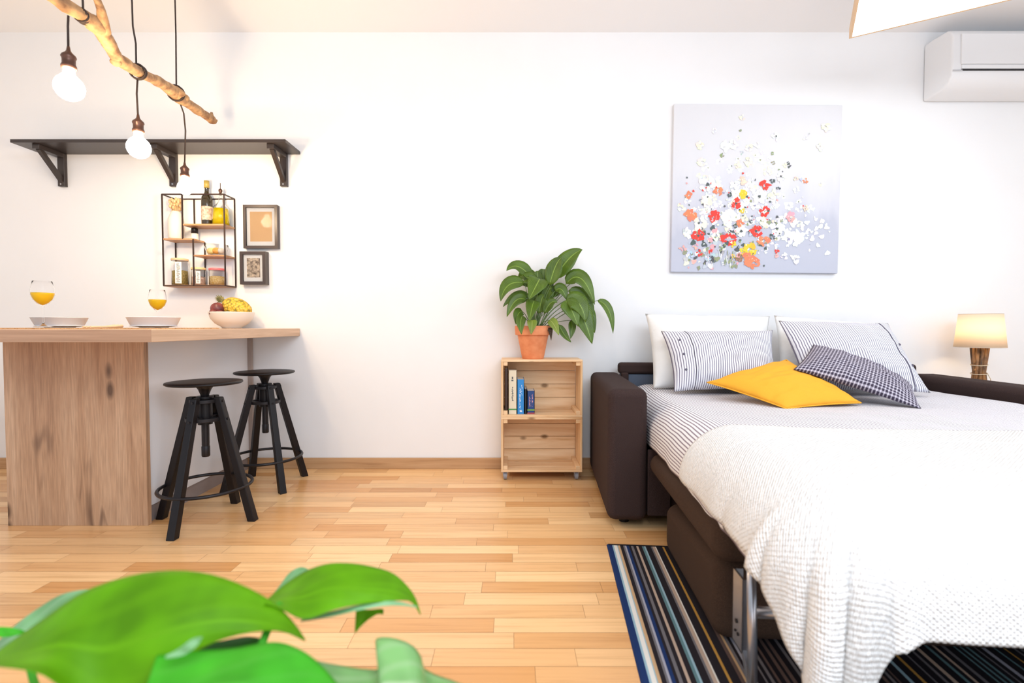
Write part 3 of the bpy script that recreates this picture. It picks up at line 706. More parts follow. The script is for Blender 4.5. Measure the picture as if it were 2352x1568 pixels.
book('thin black book right of the bright blue book', 1205,1210,893,.13,(.01,.01,.015),(.3,.3,.3),[])
book('short navy book with red and white lettering and green foot', 1211,1228,897,.11,(.01,.05,.20),(.7,.35,.4),[(.25,.45,.3,.75,1),(.6,.78,.3,.85,1)],0,None,[(.14,.2,(.2,.4,.05)),(.0,.06,(.35,.05,.07))])
# ------------------------------------------------------------------ potted peace lily
pc = P(1224,823,2.875); pc.z = zc2
pot = thing('potted_plant', 'leafy green peace lily in a terracotta pot on the pine crates', 'potted plant', pc)
obj('pot', MB().lathe([(0,0),(.060,0),(.063,.004),(.088,.130),(.089,.135),(.102,.137),(.105,.185),(.103,.189),(.094,.189),(.092,.17),(.082,.13),(.0,.12)], n=48), M_terra, pot, smooth=False, bevel=.001)
obj('soil', MB().lathe([(0,.168),(.05,.170),(.091,.165)], n=24), M_soil, pot, smooth=True)
def leafmat(name, base, vein, rough=.35, sc=1):
    m = mat(name, base, rough, 0, .5); uv = N(m, 'ShaderNodeTexCoord'); sx = N(m, 'ShaderNodeSeparateXYZ'); L(m, uv.outputs['UV'], sx.inputs[0])
    ab = N(m, 'ShaderNodeMath', operation='SUBTRACT'); ab.inputs[1].default_value = .5; L(m, sx.outputs[0], ab.inputs[0])
    a2 = N(m, 'ShaderNodeMath', operation='ABSOLUTE'); L(m, ab.outputs[0], a2.inputs[0])
    mid = ramp(m, a2.outputs[0], [(.01,(1,1,1)),(.04,(0,0,0))])
    k = N(m, 'ShaderNodeMath', operation='MULTIPLY_ADD'); k.inputs[1].default_value = -1.2; L(m, a2.outputs[0], k.inputs[0]); L(m, sx.outputs[1], k.inputs[2])
    s = N(m, 'ShaderNodeMath', operation='MULTIPLY'); s.inputs[1].default_value = 75*sc; L(m, k.outputs[0], s.inputs[0])
    si = N(m, 'ShaderNodeMath', operation='SINE'); L(m, s.outputs[0], si.inputs[0])
    vv = ramp(m, si.outputs[0], [(.2,(0,0,0)),(1,(.35,.35,.35))])
    nz = N(m, 'ShaderNodeTexNoise', i_Scale=14.0); L(m, uv.outputs['Object'], nz.inputs[0])
    c = ramp(m, nz.outputs[0], [(.3, tuple(x*.7 for x in base)), (.7, tuple(min(1,x*1.25) for x in base))])
    c = mixc(m, vv, c, vein); c = mixc(m, mid, c, vein); L(m, c, bs(m).inputs['Base Color'])
    bump(m, si.outputs[0], .15, .001)
    bs(m).inputs['Transmission Weight'].default_value = 0
    # thin-leaf translucency
    tr = N(m, 'ShaderNodeBsdfTranslucent'); L(m, c, tr.inputs[0]); mx = N(m, 'ShaderNodeMixShader'); mx.inputs[0].default_value = .28
    out = m.node_tree.nodes['Material Output']; L(m, bs(m).outputs[0], mx.inputs[1]); L(m, tr.outputs[0], mx.inputs[2]); L(m, mx.outputs[0], out.inputs[0])
    return m
M_leaf = leafmat('lily_leaf', (.085,.165,.010), (.32,.47,.08)); M_leafy = leafmat('lily_leaf_yellow', (.26,.36,.04), (.5,.55,.15))
M_stem = mat('green_stem', (.10,.17,.045), .5)
def bez(p0, p1, p2, t): return p0*(1-t)**2 + p1*2*t*(1-t) + p2*t*t
def lily_leaf(bx, tx, wpx, yb, yt, mid=None, m=None, arch=.03):
    """leaf from base pixel bx to tip pixel tx, width in px; yb / yt depths"""
    A_ = P(bx[0],bx[1],yb); B_ = P(tx[0],tx[1],yt)
    Mi = (A_+B_)/2 + Vector((0,0,arch)) if mid is None else P(mid[0],mid[1],(yb+yt)/2)
    wd = wpx*((yb+yt)/2)/F/2
    # stem from soil
    r0 = Vector((pc.x+(A_.x-pc.x)*.18, pc.y+(A_.y-pc.y)*.3, pc.z+.165)); cm = Vector(((r0.x*2+A_.x)/3, (r0.y+A_.y)/2, max(A_.z, r0.z+.02)*.6+r0.z*.4+.015))
    sm = MB().tube([bez(r0, cm, A_, i/8) for i in range(9)], [.003-.0012*i/8 for i in range(9)], 6)
    lf = obj('leaf', _leafmesh(A_, Mi, B_, wd), m or M_leaf, pot, smooth=True, solid=.0006, world=True)
    obj('leaf_stalk', sm, M_stem, lf, smooth=True, world=True)
def _leafmesh(A_, Mi, B_, wd, nu=6, nv=14, fold=.25, tilt=None):
    cam_ = Vector((0,0,CH)); b = MB(); vs = []; uv = []
    for j in range(nv+1):
        t = j/nv; p = bez(A_, Mi*2-(A_+B_)/2, B_, t); q = bez(A_, Mi*2-(A_+B_)/2, B_, min(1,t+.02)); q0 = bez(A_, Mi*2-(A_+B_)/2, B_, max(0,t-.02))
        d = (q-q0).normalized(); view = (Vector((0,-.9,.45))).normalized(); sd = d.cross(view).normalized(); nr = sd.cross(d).normalized()
        ww = wd*1.05*(math.sin(PI*min(1,t**.75)))**.8*(1-.25*t)+.0004
        for i in range(nu+1):
            s = i/nu*2-1; vs.append(p+sd*ww*s+nr*ww*(-fold*(1-abs(s))*0+fold*abs(s)-.15*fold*math.sin(9*t+3*s)*abs(s))); uv.append((i/nu, t))
    b.add(vs, [(j*(nu+1)+i, j*(nu+1)+i+1, (j+1)*(nu+1)+i+1, (j+1)*(nu+1)+i) for j in range(nv) for i in range(nu)], uv)
    return b
YC = pc.y
for l in [((1275,640),(1338,573),46,YC,YC-.02),((1262,655),(1290,592),40,YC-.03,YC-.05),((1247,665),(1248,618),34,YC+.04,YC+.05),((1232,680),(1236,622),30,YC+.02,YC+.04),
 ((1222,640),(1163,622),34,YC,YC-.06,(1190,612)),((1205,650),(1150,692),38,YC-.04,YC-.12,(1168,655)),((1240,640),(1215,688),50,YC-.05,YC-.14,(1232,655)),((1225,650),(1190,640),40,YC+.04,YC+.05),
 ((1215,660),(1212,640),44,YC,YC-.05),((1228,690),(1216,738),34,YC-.06,YC-.15,(1222,705)),((1210,690),(1164,728),32,YC-.06,YC-.1,(1185,690)),((1215,682),(1155,705),24,YC,YC-.05,(1185,680)),
 ((1200,725),(1198,768),24,YC-.08,YC-.13,(1196,740)),((1222,735),(1220,768),24,YC-.1,YC-.14,(1222,745),M_leafy),((1262,735),(1284,770),24,YC-.06,YC-.1,(1272,745),M_leafy),
 ((1250,700),(1268,662),34,YC+.03,YC+.02),((1262,682),(1300,676),30,YC+.04,YC+.03),((1275,668),(1302,690),30,YC,YC-.02,(1290,665)),
 ((1300,652),(1366,700),42,YC,YC-.05,(1335,640)),((1305,668),(1362,745),40,YC,YC-.02,(1342,690)),((1318,645),(1350,655),30,YC+.05,YC+.04),
 ((1298,690),(1328,750),46,YC-.05,YC-.1,(1312,710)),((1318,690),(1360,790),52,YC-.03,YC-.08,(1340,730)),((1328,700),(1366,765),34,YC,YC-.03,(1352,720)),((1300,690),(1345,740),50,YC-.05,YC-.09,(1330,698)),
 ((1372,690),(1408,766),22,YC-.02,YC-.05,(1398,712)),((1284,745),(1312,786),18,YC-.04,YC-.08,(1296,768)),((1312,735),(1310,778),18,YC-.02,YC-.05,(1314,755)),
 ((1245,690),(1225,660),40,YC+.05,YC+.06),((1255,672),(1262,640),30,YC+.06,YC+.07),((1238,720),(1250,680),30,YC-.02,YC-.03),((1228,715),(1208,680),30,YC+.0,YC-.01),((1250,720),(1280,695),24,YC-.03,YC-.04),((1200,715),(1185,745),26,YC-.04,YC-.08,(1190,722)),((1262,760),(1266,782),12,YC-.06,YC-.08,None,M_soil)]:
    lily_leaf(l[0], l[1], l[2], l[3], l[4], l[5] if len(l) > 5 else None, l[6] if len(l) > 6 else None)
# ------------------------------------------------------------------ rug
rg = PZ(1397,1250,.004); rv = (PZ(1478,1568,.004)-rg).normalized(); ex = Vector((-rv.y, rv.x, 0))
M_rug = attr_mat('rug_weave', .95, spec=.1)
nb_ = N(M_rug, 'ShaderNodeTexNoise', i_Scale=1.0, i_Detail=2.0); L(M_rug, coords(M_rug, (700,700,700)), nb_.inputs[0]); bump(M_rug, nb_.outputs[0], .6, .002)
NV=(.015,.035,.12); LB=(.30,.45,.52); WH=(.75,.72,.66); TN=(.55,.36,.20); DKR=(.022,.018,.022); GY=(.16,.15,.16); BG=(.48,.36,.28); TE=(.12,.22,.24); MU=(.50,.27,.06); BR=(.12,.08,.07); LG=(.36,.36,.42); BK=(.012,.010,.014)
seq = [(NV,.014),(LB,.006),(WH,.012),(LB,.003),(TN,.009),(DKR,.012),(GY,.006),(LG,.006),(NV,.010),(DKR,.008),(GY,.009),(DKR,.011),(BG,.008),(DKR,.014),(TE,.008),(LB,.006),(DKR,.02),(GY,.006),(BG,.010),(WH,.004),(DKR,.024),(MU,.007),(DKR,.022),(BR,.010),(TN,.006),(GY,.008),(DKR,.008),(LG,.007),(BK,.02),(GY,.005),(BK,.009),(GY,.008),(BK,.008)]
rr = random.Random(8); tot = sum(a[1] for a in seq)
while tot < 1.9:
    c = rr.choice([TE,GY,LG,BR,MU,BG,GY,LB,TE]); w_ = rr.uniform(.004,.011); seq.append((c,w_)); d_ = rr.uniform(.006,.024); seq.append((BK,d_)); tot += w_+d_
b = MB(); x = 0; LEN = 1.75
def rp(u, v, z): q = rg + ex*u + rv*v; return (q.x, q.y, z)
for c, w_ in seq:
    b.add([rp(x,.012,.007),rp(x+w_,.012,.007),rp(x+w_,LEN,.007),rp(x,LEN,.007)], [(3,2,1,0)], None, c); x += w_
b.add([rp(0,0,.007),rp(x,0,.007),rp(x,.012,.007),rp(0,.012,.007)], [(3,2,1,0)], None, BK)
b.add([rp(-.006,-.002,.0),rp(0,0,.007),rp(0,LEN,.007),rp(-.006,LEN,.0)], [(0,1,2,3)], None, NV)
b.add([rp(-.006,-.004,.0),rp(x,-.004,.0),rp(x,0,.007),rp(0,0,.007)], [(0,1,2,3)], None, BK)
b.add([rp(-.006,-.004,.0005),rp(x,-.004,.0005),rp(x,LEN,.0005),rp(-.006,LEN,.0005)], [(3,2,1,0)], None, BK)
tag(obj('striped_rug', b, M_rug), 'dark multicoloured striped rug lying under the sofa bed', 'rug')
# ------------------------------------------------------------------ sofa bed
TH = math.radians(-3.7)
O = Vector((.408, 2.10, 0))
sofa = thing('sofa_bed', 'dark brown sofa bed folded open under the bedding', 'sofa bed', O, TH)
SM = wmat(sofa)
def SL(v): return SM @ Vector(v)
# local depth limits are bounded by the wall
def rbox(a, b_, r=.03): return MB().box(a, b_)
AW = .168; SW = 1.955
obj('armrest', rbox((0,0,.032),(AW,.84,.598)), M_brown, sofa, bevel=.035, seg=5)
obj('armrest', rbox((SW-AW,0,.045),(SW,.86,.598)), M_brown, sofa, bevel=.035, seg=5)
obj('backrest_frame', rbox((AW-.01,.77,.59),(SW-AW+.01,.845,.655)), M_brown, sofa, bevel=.02, seg=4)
obj('backrest_panel', MB().box((AW,.79,.12),(SW-AW,.835,.592)), M_slate, sofa, bevel=.01)
for x in (AW+.002, SW-AW-.042): obj('backrest_side', MB().box((x,.74,.10),(x+.04,.79,.60)), M_brown, sofa, bevel=.008)
obj('base_box', MB().box((AW+.002,.03,.05),(SW-AW-.002,.76,.26)), M_brown, sofa, bevel=.02, seg=3)
obj('inner_post', MB().box((AW+.002,.012,.055),(AW+.10,.03,.34)), M_brown, sofa, bevel=.006)
for x in (.06, SW-.11):
    for yv in (.10, .72): obj('foot', MB().lathe([(0,0),(.022,0),(.026,.04),(0,.04)], (x+.025,yv,0), 16), M_black, sofa)
def wedge(x0, x1, y0, y1, z0, zt0, zt1):
    return MB().add([(x0,y0,z0),(x1,y0,z0),(x1,y1,z0),(x0,y1,z0),(x0,y0,zt0),(x1,y0,zt0),(x1,y1,zt1),(x0,y1,zt1)], [(0,3,2,1),(4,5,6,7),(0,1,5,4),(1,2,6,5),(2,3,7,6),(3,0,4,7)])
obj('seat_block', wedge(.19,1.77,-.775,-.20,.009,.245,.195), M_brownlite, sofa, bevel=.045, seg=5)
obj('seat_cushion', wedge(.165,1.79,-.84,-.02,.25,.37,.34), M_brownlite, sofa, bevel=.06, seg=6)
obj('mattress', MB().box((.215,-1.20,.37),(1.775,.735,.50)), mat('white_ticking', (.75,.74,.72), .8), sofa, bevel=.062, seg=5)
def tubes(name, lst, r, m=M_chrome):
    b = MB()
    for q in lst: b.tube(q, r, 10)
    return obj(name, b, m, sofa, smooth=True)
# folding steel leg near the foot end
tubes('bed_frame', [[(.19,-1.16,.36),(1.76,-1.16,.36)],[(.19,-1.16,.36),(.19,-.85,.36)],[(1.76,-1.16,.36),(1.76,-.85,.36)]], .012)
for x in (.180, 1.75):
    lg = obj('folding_leg', MB().tube([(x,-1.02,.36),(x,-1.03,.20),(x,-1.035,.06)], .010, 12), M_chrome, sofa, smooth=True)
    b = MB().box((x-.010,-1.00,.135),(x-.005,-.945,.30)).box((x-.010,-1.00,.135),(x+.012,-.997,.30)).box((x-.010,-.948,.135),(x+.012,-.945,.30))
    obj('hinge_plate', b, M_chrome, lg)
    for yv, zv, rv_ in ((-.97,.19,.005),(-.98,.165,.004),(-.965,.165,.003)): obj('rivet', MB().tube([(x-.013,yv,zv),(x-.009,yv,zv)], rv_, 10), M_black, lg)
    obj('leg_strut', MB().bar((x,-.985,.15),(x,-1.03,.085),.014,.014).bar((x,-1.03,.085),(x,-1.02,.0085),.016,.016), M_chrome, lg)
tubes('cross_tube', [[(.185,-1.00,.228),(1.75,-1.00,.228)]], .013)
# ------------------------------------------------------------------ bedding
def stripe_mat(name, base, line, period, duty, rough=.85, axis=0, bst=.2, check=False, lines2=None):
    m = mat(name, base, rough, 0, .2); uv = N(m, 'ShaderNodeTexCoord'); sx = N(m, 'ShaderNodeSeparateXYZ'); L(m, uv.outputs['UV'], sx.inputs[0])
    def line_(ax):
        s = N(m, 'ShaderNodeMath', operation='MULTIPLY'); s.inputs[1].default_value = 1/period; L(m, sx.outputs[ax], s.inputs[0])
        f = N(m, 'ShaderNodeMath', operation='FRACT'); L(m, s.outputs[0], f.inputs[0])
        l = N(m, 'ShaderNodeMath', operation='LESS_THAN'); l.inputs[1].default_value = duty; L(m, f.outputs[0], l.inputs[0]); return l.outputs[0]
    a = line_(axis); c = mixc(m, a, base, line)
    if check:
        b2 = line_(1-axis); mid = tuple(x*.55+y_*.45 for x, y_ in zip(line, base))
        c = mixc(m, a, mixc(m, b2, base, mid), mixc(m, b2, mid, line))
    L(m, c, bs(m).inputs['Base Color'])
    n = N(m, 'ShaderNodeTexNoise', i_Scale=1.0, i_Detail=3.0); L(m, coords(m, (60,60,60)), n.inputs[0]); bump(m, n.outputs[0], bst, .004)
    return m
M_duvet = stripe_mat('striped_cotton', (.84,.84,.86), (.27,.22,.26), .0125, .36)
M_pstr = stripe_mat('striped_pillow_cotton', (.82,.82,.86), (.23,.21,.28), .0105, .36)
M_check = stripe_mat('checked_cotton', (.60,.56,.64), (.045,.035,.06), .0135, .60, check=True)
M_yellow = fabric('mustard_cotton', (.80,.37,.03), (.90,.44,.045), 800, .85, .3)
M_pwhite = mat('white_cotton', (.86,.86,.85), .85, 0, .2)
n = N(M_pwhite, 'ShaderNodeTexNoise', i_Scale=1.0, i_Detail=3.0); L(M_pwhite, coords(M_pwhite, (25,25,25)), n.inputs[0]); bump(M_pwhite, n.outputs[0], .35, .01)
M_throw = mat('white_waffle_knit', (.87,.86,.84), .9, 0, .1)
sx = N(M_throw, 'ShaderNodeSeparateXYZ'); L(M_throw, coords(M_throw, (610,610,1), 'UV'), sx.inputs[0]); ss = []
for k in (0, 1):
    q = N(M_throw, 'ShaderNodeMath', operation='SINE'); L(M_throw, sx.outputs[k], q.inputs[0]); ss.append(q.outputs[0])
q = N(M_throw, 'ShaderNodeMath', operation='MULTIPLY'); L(M_throw, ss[0], q.inputs[0]); L(M_throw, ss[1], q.inputs[1])
n = N(M_throw, 'ShaderNodeTexNoise', i_Scale=1.0, i_Detail=2.0); L(M_throw, coords(M_throw, (130,130,1), 'UV'), n.inputs[0])
q2 = N(M_throw, 'ShaderNodeMath', operation='MULTIPLY_ADD'); q2.inputs[1].default_value = .32; L(M_throw, q.outputs[0], q2.inputs[0]); L(M_throw, n.outputs[0], q2.inputs[2])
bump(M_throw, q2.outputs[0], 1.0, .006)
ZT = .535
X0, X1, Y0 = .315, 1.78, -1.10          # flat top begins (left), ends (right), foot edge
def drape(a, b_, r, zt, wave, seed=0, lx0=X0, ly0=Y0, hgrow=1):
    """a: distance past the left edge, b_: distance past the foot edge -> local offset"""
    rho = math.hypot(max(a,0), max(b_,0))
    if rho <= 0: return 0, 0, 0
    dx, dy = max(a,0)/rho, max(b_,0)/rho
    ang = math.atan2(dy, dx)
    q = min(rho/r, PI/2); out = r*math.sin(q); down = r*(1-math.cos(q))
    ex_ = max(0, rho-r*PI/2); down += ex_; 
    return -dx*out, -dy*out, -down
def cloth_pt(s, t, zt, r, amp, k=0.0):
    """s, t: flat cloth coords in bed-local metres"""
    a = X0-s; b_ = Y0-t
    ox, oy, dz = drape(a, b_, r, zt, amp)
    x = min(max(s, X0), 99)+ox if a > 0 else s
    y = max(t, Y0)+oy
    h = -dz
    # gentle unevenness on top, growing folds on the hanging part
    zz_ = zt+dz+.006*noise.noise(Vector((s*3.1,t*3.1,0)))+.0025*noise.noise(Vector((s*11,t*11,5)))
    g = max(0, min(1, (h-.03)/.2))
    if a > 0 or b_ > 0:
        if a > 0 and b_ > 0:
            th_ = math.atan2(b_, a); f = (math.sin(th_*7+1.2)+.6*math.sin(th_*13+.4+6*h))*amp*g*.8; nx, ny = -math.cos(th_), -math.sin(th_)
        elif a > 0:
            f = amp*g*(math.sin(t*17+1.0+k)+.5*math.sin(t*31+2*k)); nx, ny = -.55, 0
        else:
            f = amp*g*(math.sin(s*13+2.2+k)+.5*math.sin(s*24+k)); nx, ny = 0, -1
        if k: f = abs(f)*.8+f*.2+.004*g
        x += nx*f; y += ny*f
    return x, y, zz_
# duvet
RD = .135
def duv(u, v):
    v = v; t = Y0-.20+(0.735-(Y0-.20))*v
    s = X0-.262-.008*math.sin(t*6) + (X1-(X0-.245))*u
    if u == 0: pass
    x, y, z = cloth_pt(s, t, ZT, RD, .008, 0)
    if y > -.03 and x < AW+.012: x = AW+.012
    if t > .55: z -= .0
    if s > X1-.06: z -= .02*((s-(X1-.06))/.06)**2
    return (x, y, z)
dv = obj('duvet', MB().grid(duv, 110, 130, lambda u, v: (u*(X1-X0+.245), v*(0.735-Y0+.20))).xf(SM), M_duvet, smooth=True, solid=.010, offs=-1)
tag(dv, 'grey and white pinstriped duvet spread over the sofa bed', 'duvet')
# throw
TB = SM.inverted() @ PZ(1800,985,ZT+.02)
TY = -.55
def thr(u, v):
    s_ = X0-.25+(X1-X0+.25)*u; q = max(0, min(1, (X0+.10-s_)/.27)); fh = .300+.155*q*q*(3-2*q)
    t0 = Y0-fh; t = t0+(TY-t0)*v; q = max(0, min(1, (Y0+.10-t)/.30)); hang = .245+.05*q*q*(3-2*q); s = X0-hang+(X1-(X0-hang))*u
    tt = t + (.012*math.sin(s*5)) * v
    x, y, z = cloth_pt(s, tt, ZT+.014, RD+.022, .020, 2.0)
    if s > X1-.06: z -= .02*((s-(X1-.06))/.06)**2
    return (x, y, z)
tw = MB().grid(thr, 150, 130, lambda u, v: (u*1.7, v*.92)).xf(SM)
# border seam parallel to the far edge
bw = thing('throw_blanket', 'white waffle knit throw blanket hanging over the foot and side of the bed', 'blanket', SM @ Vector((1.0,-.8,ZT)))
obj('blanket', tw, M_throw, bw, smooth=True, solid=.006, offs=1, world=True)
def seam(u):
    p = thr(u, .80); return SM @ Vector((p[0], p[1], p[2]+.0068))
obj('border_seam', MB().tube([seam(i/60) for i in range(61)], .0016, 5), mat('seam_thread', (.74,.72,.70), .9), bw, smooth=True, world=True)

# pillows
def pillow(c00, c10, c11, c01, th, pinch=.05, wr=.004, seed=0, nu=44, nv=30, flat=0, sag=0, hi=1, lo=1):
    """c00 bottom-left, c10 bottom-right, c11 top-right, c01 top-left as seen"""
    nrm = (c10-c00).cross(c01-c00).normalized()
    if nrm.y > 0: nrm = -nrm
    wx = (c10-c00).length; wy = (c01-c00).length; b = MB(); vs = []; uv = []
    def fn(side):
        def f(u, v):
            a = 2*u-1; c = 2*v-1
            pa_ = pinch*(1-a*a); pc_ = pinch*(1-c*c)
            uu = .5+.5*a*(1-pc_); vv = .5+.5*c*(1-pa_)
            p = c00*(1-uu)*(1-vv)+c10*uu*(1-vv)+c11*uu*vv+c01*(1-uu)*vv
            e = max(0, (1-abs(a)**2.6)*(1-abs(c)**2.6))**.68
            wv_ = wr*(noise.noise(Vector((u*6+seed, v*6, side)))+.6*noise.noise(Vector((u*14+seed, v*11, side+3)))+.9*abs(noise.noise(Vector((u*4, v*9+seed, 8))))*(abs(a)**3))
            p = p+nrm*side*((th*hi if side > 0 else th*lo)/2*e+wv_*(e**.5))
            p = p+Vector((0,0,-sag*(1-a*a)*v)); return p
        return f
    b.grid(fn(1), nu, nv, lambda u, v: (u*wx, v*wy)); b.grid(fn(-1), nu, nv, lambda u, v: (u*wx, v*wy), flip=True)
    return b, fn(1), wx, wy, nrm
def weld(o):
    bm = bmesh.new(); bm.from_mesh(o.data); bmesh.ops.remove_doubles(bm, verts=bm.verts, dist=.0004); bmesh.ops.recalc_face_normals(bm, faces=bm.faces); bm.to_mesh(o.data); bm.free()
def mkp(name, label, cat, corners, th, m, grp, seed=0, piping=None, **k):
    b, f, wx, wy, nrm = pillow(*corners, th, seed=seed, **k)
    t = thing(name, label, cat, sum(corners, Vector())/4, 0, grp)
    o = obj('pillowcase' if cat == 'pillow' else 'cover', b, m, t, smooth=True, world=True); weld(o)
    return t, f, wx, wy, nrm
mkp('white_pillow', 'plain white pillow upright behind the left striped pillow', 'pillow', [P(1500,892,2.60),P(1768,892,2.58),P(1768,726,2.82),P(1482,720,2.84)], .24, M_pwhite, 'plain white pillows at the back', 1, wr=.012)
mkp('white_pillow', 'plain white pillow upright behind the right striped pillow', 'pillow', [P(1790,892,2.57),P(2050,892,2.55),P(2030,744,2.78),P(1778,724,2.81)], .20, M_pwhite, 'plain white pillows at the back', 4, wr=.012)
t, f, wx, wy, nrm = mkp('striped_pillow', 'pinstriped pillow with buttoned flap at its left end, left of the two', 'pillow', [P(1548,899,2.40),P(1795,894,2.38),P(1775,758,2.58),P(1518,760,2.60)], .20, M_pstr, 'pinstriped pillows', 7, wr=.012, pinch=.07)
sm = MB().tube([f(.19, v/20)+nrm*.001 for v in range(21)], .0022, 6)
M_pipe = mat('dark_piping', (.10,.09,.13), .8)
obj('piping', sm, M_pipe, t, world=True, smooth=True)
for v in (.25,.5,.75): q = f(.10, v); obj('button', MB().tube([q, q+nrm*.003], .006, 12), M_pipe, t, world=True)
t, f, wx, wy, nrm = mkp('striped_pillow', 'pinstriped pillow leaning behind the checked cushion, right of the two', 'pillow', [P(1852,896,2.34),P(2138,902,2.30),P(2040,742,2.56),P(1788,736,2.60)], .18, M_pstr, 'pinstriped pillows', 12, wr=.010)
obj('piping', MB().tube([f(.88, v/20)+nrm*.001 for v in range(21)], .0018, 6), M_pipe, t, world=True, smooth=True)
for v in (.3,.6): q = f(.94, v); obj('button', MB().tube([q, q+nrm*.003], .006, 12), M_pipe, t, world=True)
# yellow cushion: left, front, right, back corners
t, f, wx, wy, nrm = mkp('yellow_cushion', 'mustard yellow cushion lying between the striped pillows', 'cushion', [P(1624,878,2.24),P(1806,938,1.98),P(1978,925,2.04),P(1806,826,2.40)], .10, M_yellow, None, 17, pinch=.045, wr=.010, hi=1.3, lo=.15)
def rim(f): return [f(a, 0) for a in [i/24 for i in range(24)]]+[f(1, i/24) for i in range(24)]+[f(1-i/24, 1) for i in range(24)]+[f(0, 1-i/24) for i in range(24)]
obj('piping', MB().tube(rim(f), .0028, 6, close=True), M_yellow, t, world=True, smooth=True)
t, f, wx, wy, nrm = mkp('checked_cushion', 'grey and navy checked cushion leaning on the right striped pillow', 'cushion', [P(1822,848,2.18),P(2118,940,1.96),P(2095,885,2.20),P(1868,790,2.40)], .11, M_check, None, 23, pinch=.04, wr=.010, hi=1.2, lo=.3)
# ------------------------------------------------------------------ bedside lamp and table
lc = P(2248,872,2.80); lzt = .50
lt = thing('table_lamp', 'lit bedside lamp with cream shade and twig bundle base right of the bed', 'lamp', (lc.x, 2.80, lzt))
zs0 = P(2248,797,2.80).z-lzt; zs1 = P(2248,721,2.80).z-lzt
M_shade = mat('linen_shade', (.85,.78,.68), .9)
tr = N(M_shade, 'ShaderNodeBsdfTranslucent'); tr.inputs[0].default_value = (.95,.84,.68,1); mx = N(M_shade, 'ShaderNodeMixShader'); mx.inputs[0].default_value = .5
L(M_shade, bs(M_shade).outputs[0], mx.inputs[1]); L(M_shade, tr.outputs[0], mx.inputs[2]); L(M_shade, mx.outputs[0], M_shade.node_tree.nodes['Material Output'].inputs[0])
obj('lamp_shade', MB().lathe([(.112,zs0),(.094,zs1)], n=48), M_shade, lt, smooth=True, solid=.0015)
b = MB()
for r, z in ((.112,zs0),(.094,zs1)): b.tube([(r*math.cos(2*PI*i/48), r*math.sin(2*PI*i/48), z) for i in range(48)], .0016, 6, close=True)
obj('shade_rim', b, mat('shade_rim', (.6,.5,.4), .7), lt)
b = MB(); tr_ = random.Random(4)
for k in range(11):
    a = 2*PI*k/11; r0 = .024+.006*tr_.random(); r1 = .036
    zz1 = zs0+.03; b.tube([(r0*1.15*math.cos(a), r0*1.15*math.sin(a), .006), (r0*.85*math.cos(a+.2), r0*.85*math.sin(a+.2), zz1*.4), (r1*math.cos(a+.35), r1*math.sin(a+.35), zz1)], [.010,.009,.010], 8)
b.tube([(-.03,-.01,zs0*.65),(-.045,-.012,zs0*.66)], .004, 6); b.tube([(-.03,-.01,zs0*.5),(-.04,-.015,zs0*.48)], .004, 6)
obj('twig_base', b, noisy('twig_bark', (.05,.025,.015), (.42,.2,.07), (50,50,20), .6), lt, smooth=True)
b = MB().lathe([(0,0),(.05,0),(.05,.006),(0,.006)], n=24); obj('foot', b, M_black, lt)
b = MB()
for z0_ in (.40,.60):
    b.tube([(.036*math.cos(2*PI*i/24), .036*math.sin(2*PI*i/24), zs0*z0_+.004*math.sin(2*PI*i/24+1)) for i in range(24)], .0025, 6, close=True)
b.tube([(.03,-.02,zs0*.4),(.048,-.02,zs0*.28),(.04,-.03,zs0*.2)], .002, 6)
obj('string', b, mat('natural_string', (.7,.58,.42), .8), lt, smooth=True)
obj('bulb', MB().ell((0,0,(zs0+zs1)/2), .022,.022,.03), emis('warm_bulb', (1,.72,.42), 60), lt, smooth=True)
st_ = thing('side_table', 'small pine side table behind the right armrest carrying the lamp', 'side table', (lc.x, 2.80, 0))
obj('table_top', MB().box((-.15,-.17,lzt-.022),(.2,.17,lzt)), M_pine, st_, bevel=.003)
for x in (-.13,.18):
    for yv in (-.15,.15): obj('leg', MB().box((x-.015,yv-.015,0),(x+.015,yv+.015,lzt-.022)), M_pine2, st_, bevel=.002)
# ------------------------------------------------------------------ foreground plant
fp = thing('monstera_plant', 'large glossy green leaves of a potted plant close to the camera at the bottom', 'plant', (-.30,.50,0))
M_big = leafmat('big_leaf', (.115,.34,.001), (.135,.37,.003), .55, .25)
M_bigd = leafmat('big_leaf_bright', (.06,.42,.02), (.09,.45,.04), .5, .25)
for m_ in (M_big, M_bigd): bs(m_).inputs['Specular IOR Level'].default_value = .18
M_bigp = leafmat('pale_leaf', (.22,.46,.20), (.36,.58,.34), .45, .25)
def cr_(pts, t):
    n = len(pts)-1; x = t*n; i = min(int(x), n-1); f_ = x-i
    p0 = pts[max(i-1,0)]; p1 = pts[i]; p2 = pts[i+1]; p3 = pts[min(i+2,n)]
    return tuple(.5*((2*b1)+(-a+c)*f_+(2*a-5*b1+4*c-d)*f_*f_+(-a+3*b1-3*c+d)*f_**3) for a, b1, c, d in zip(p0,p1,p2,p3))
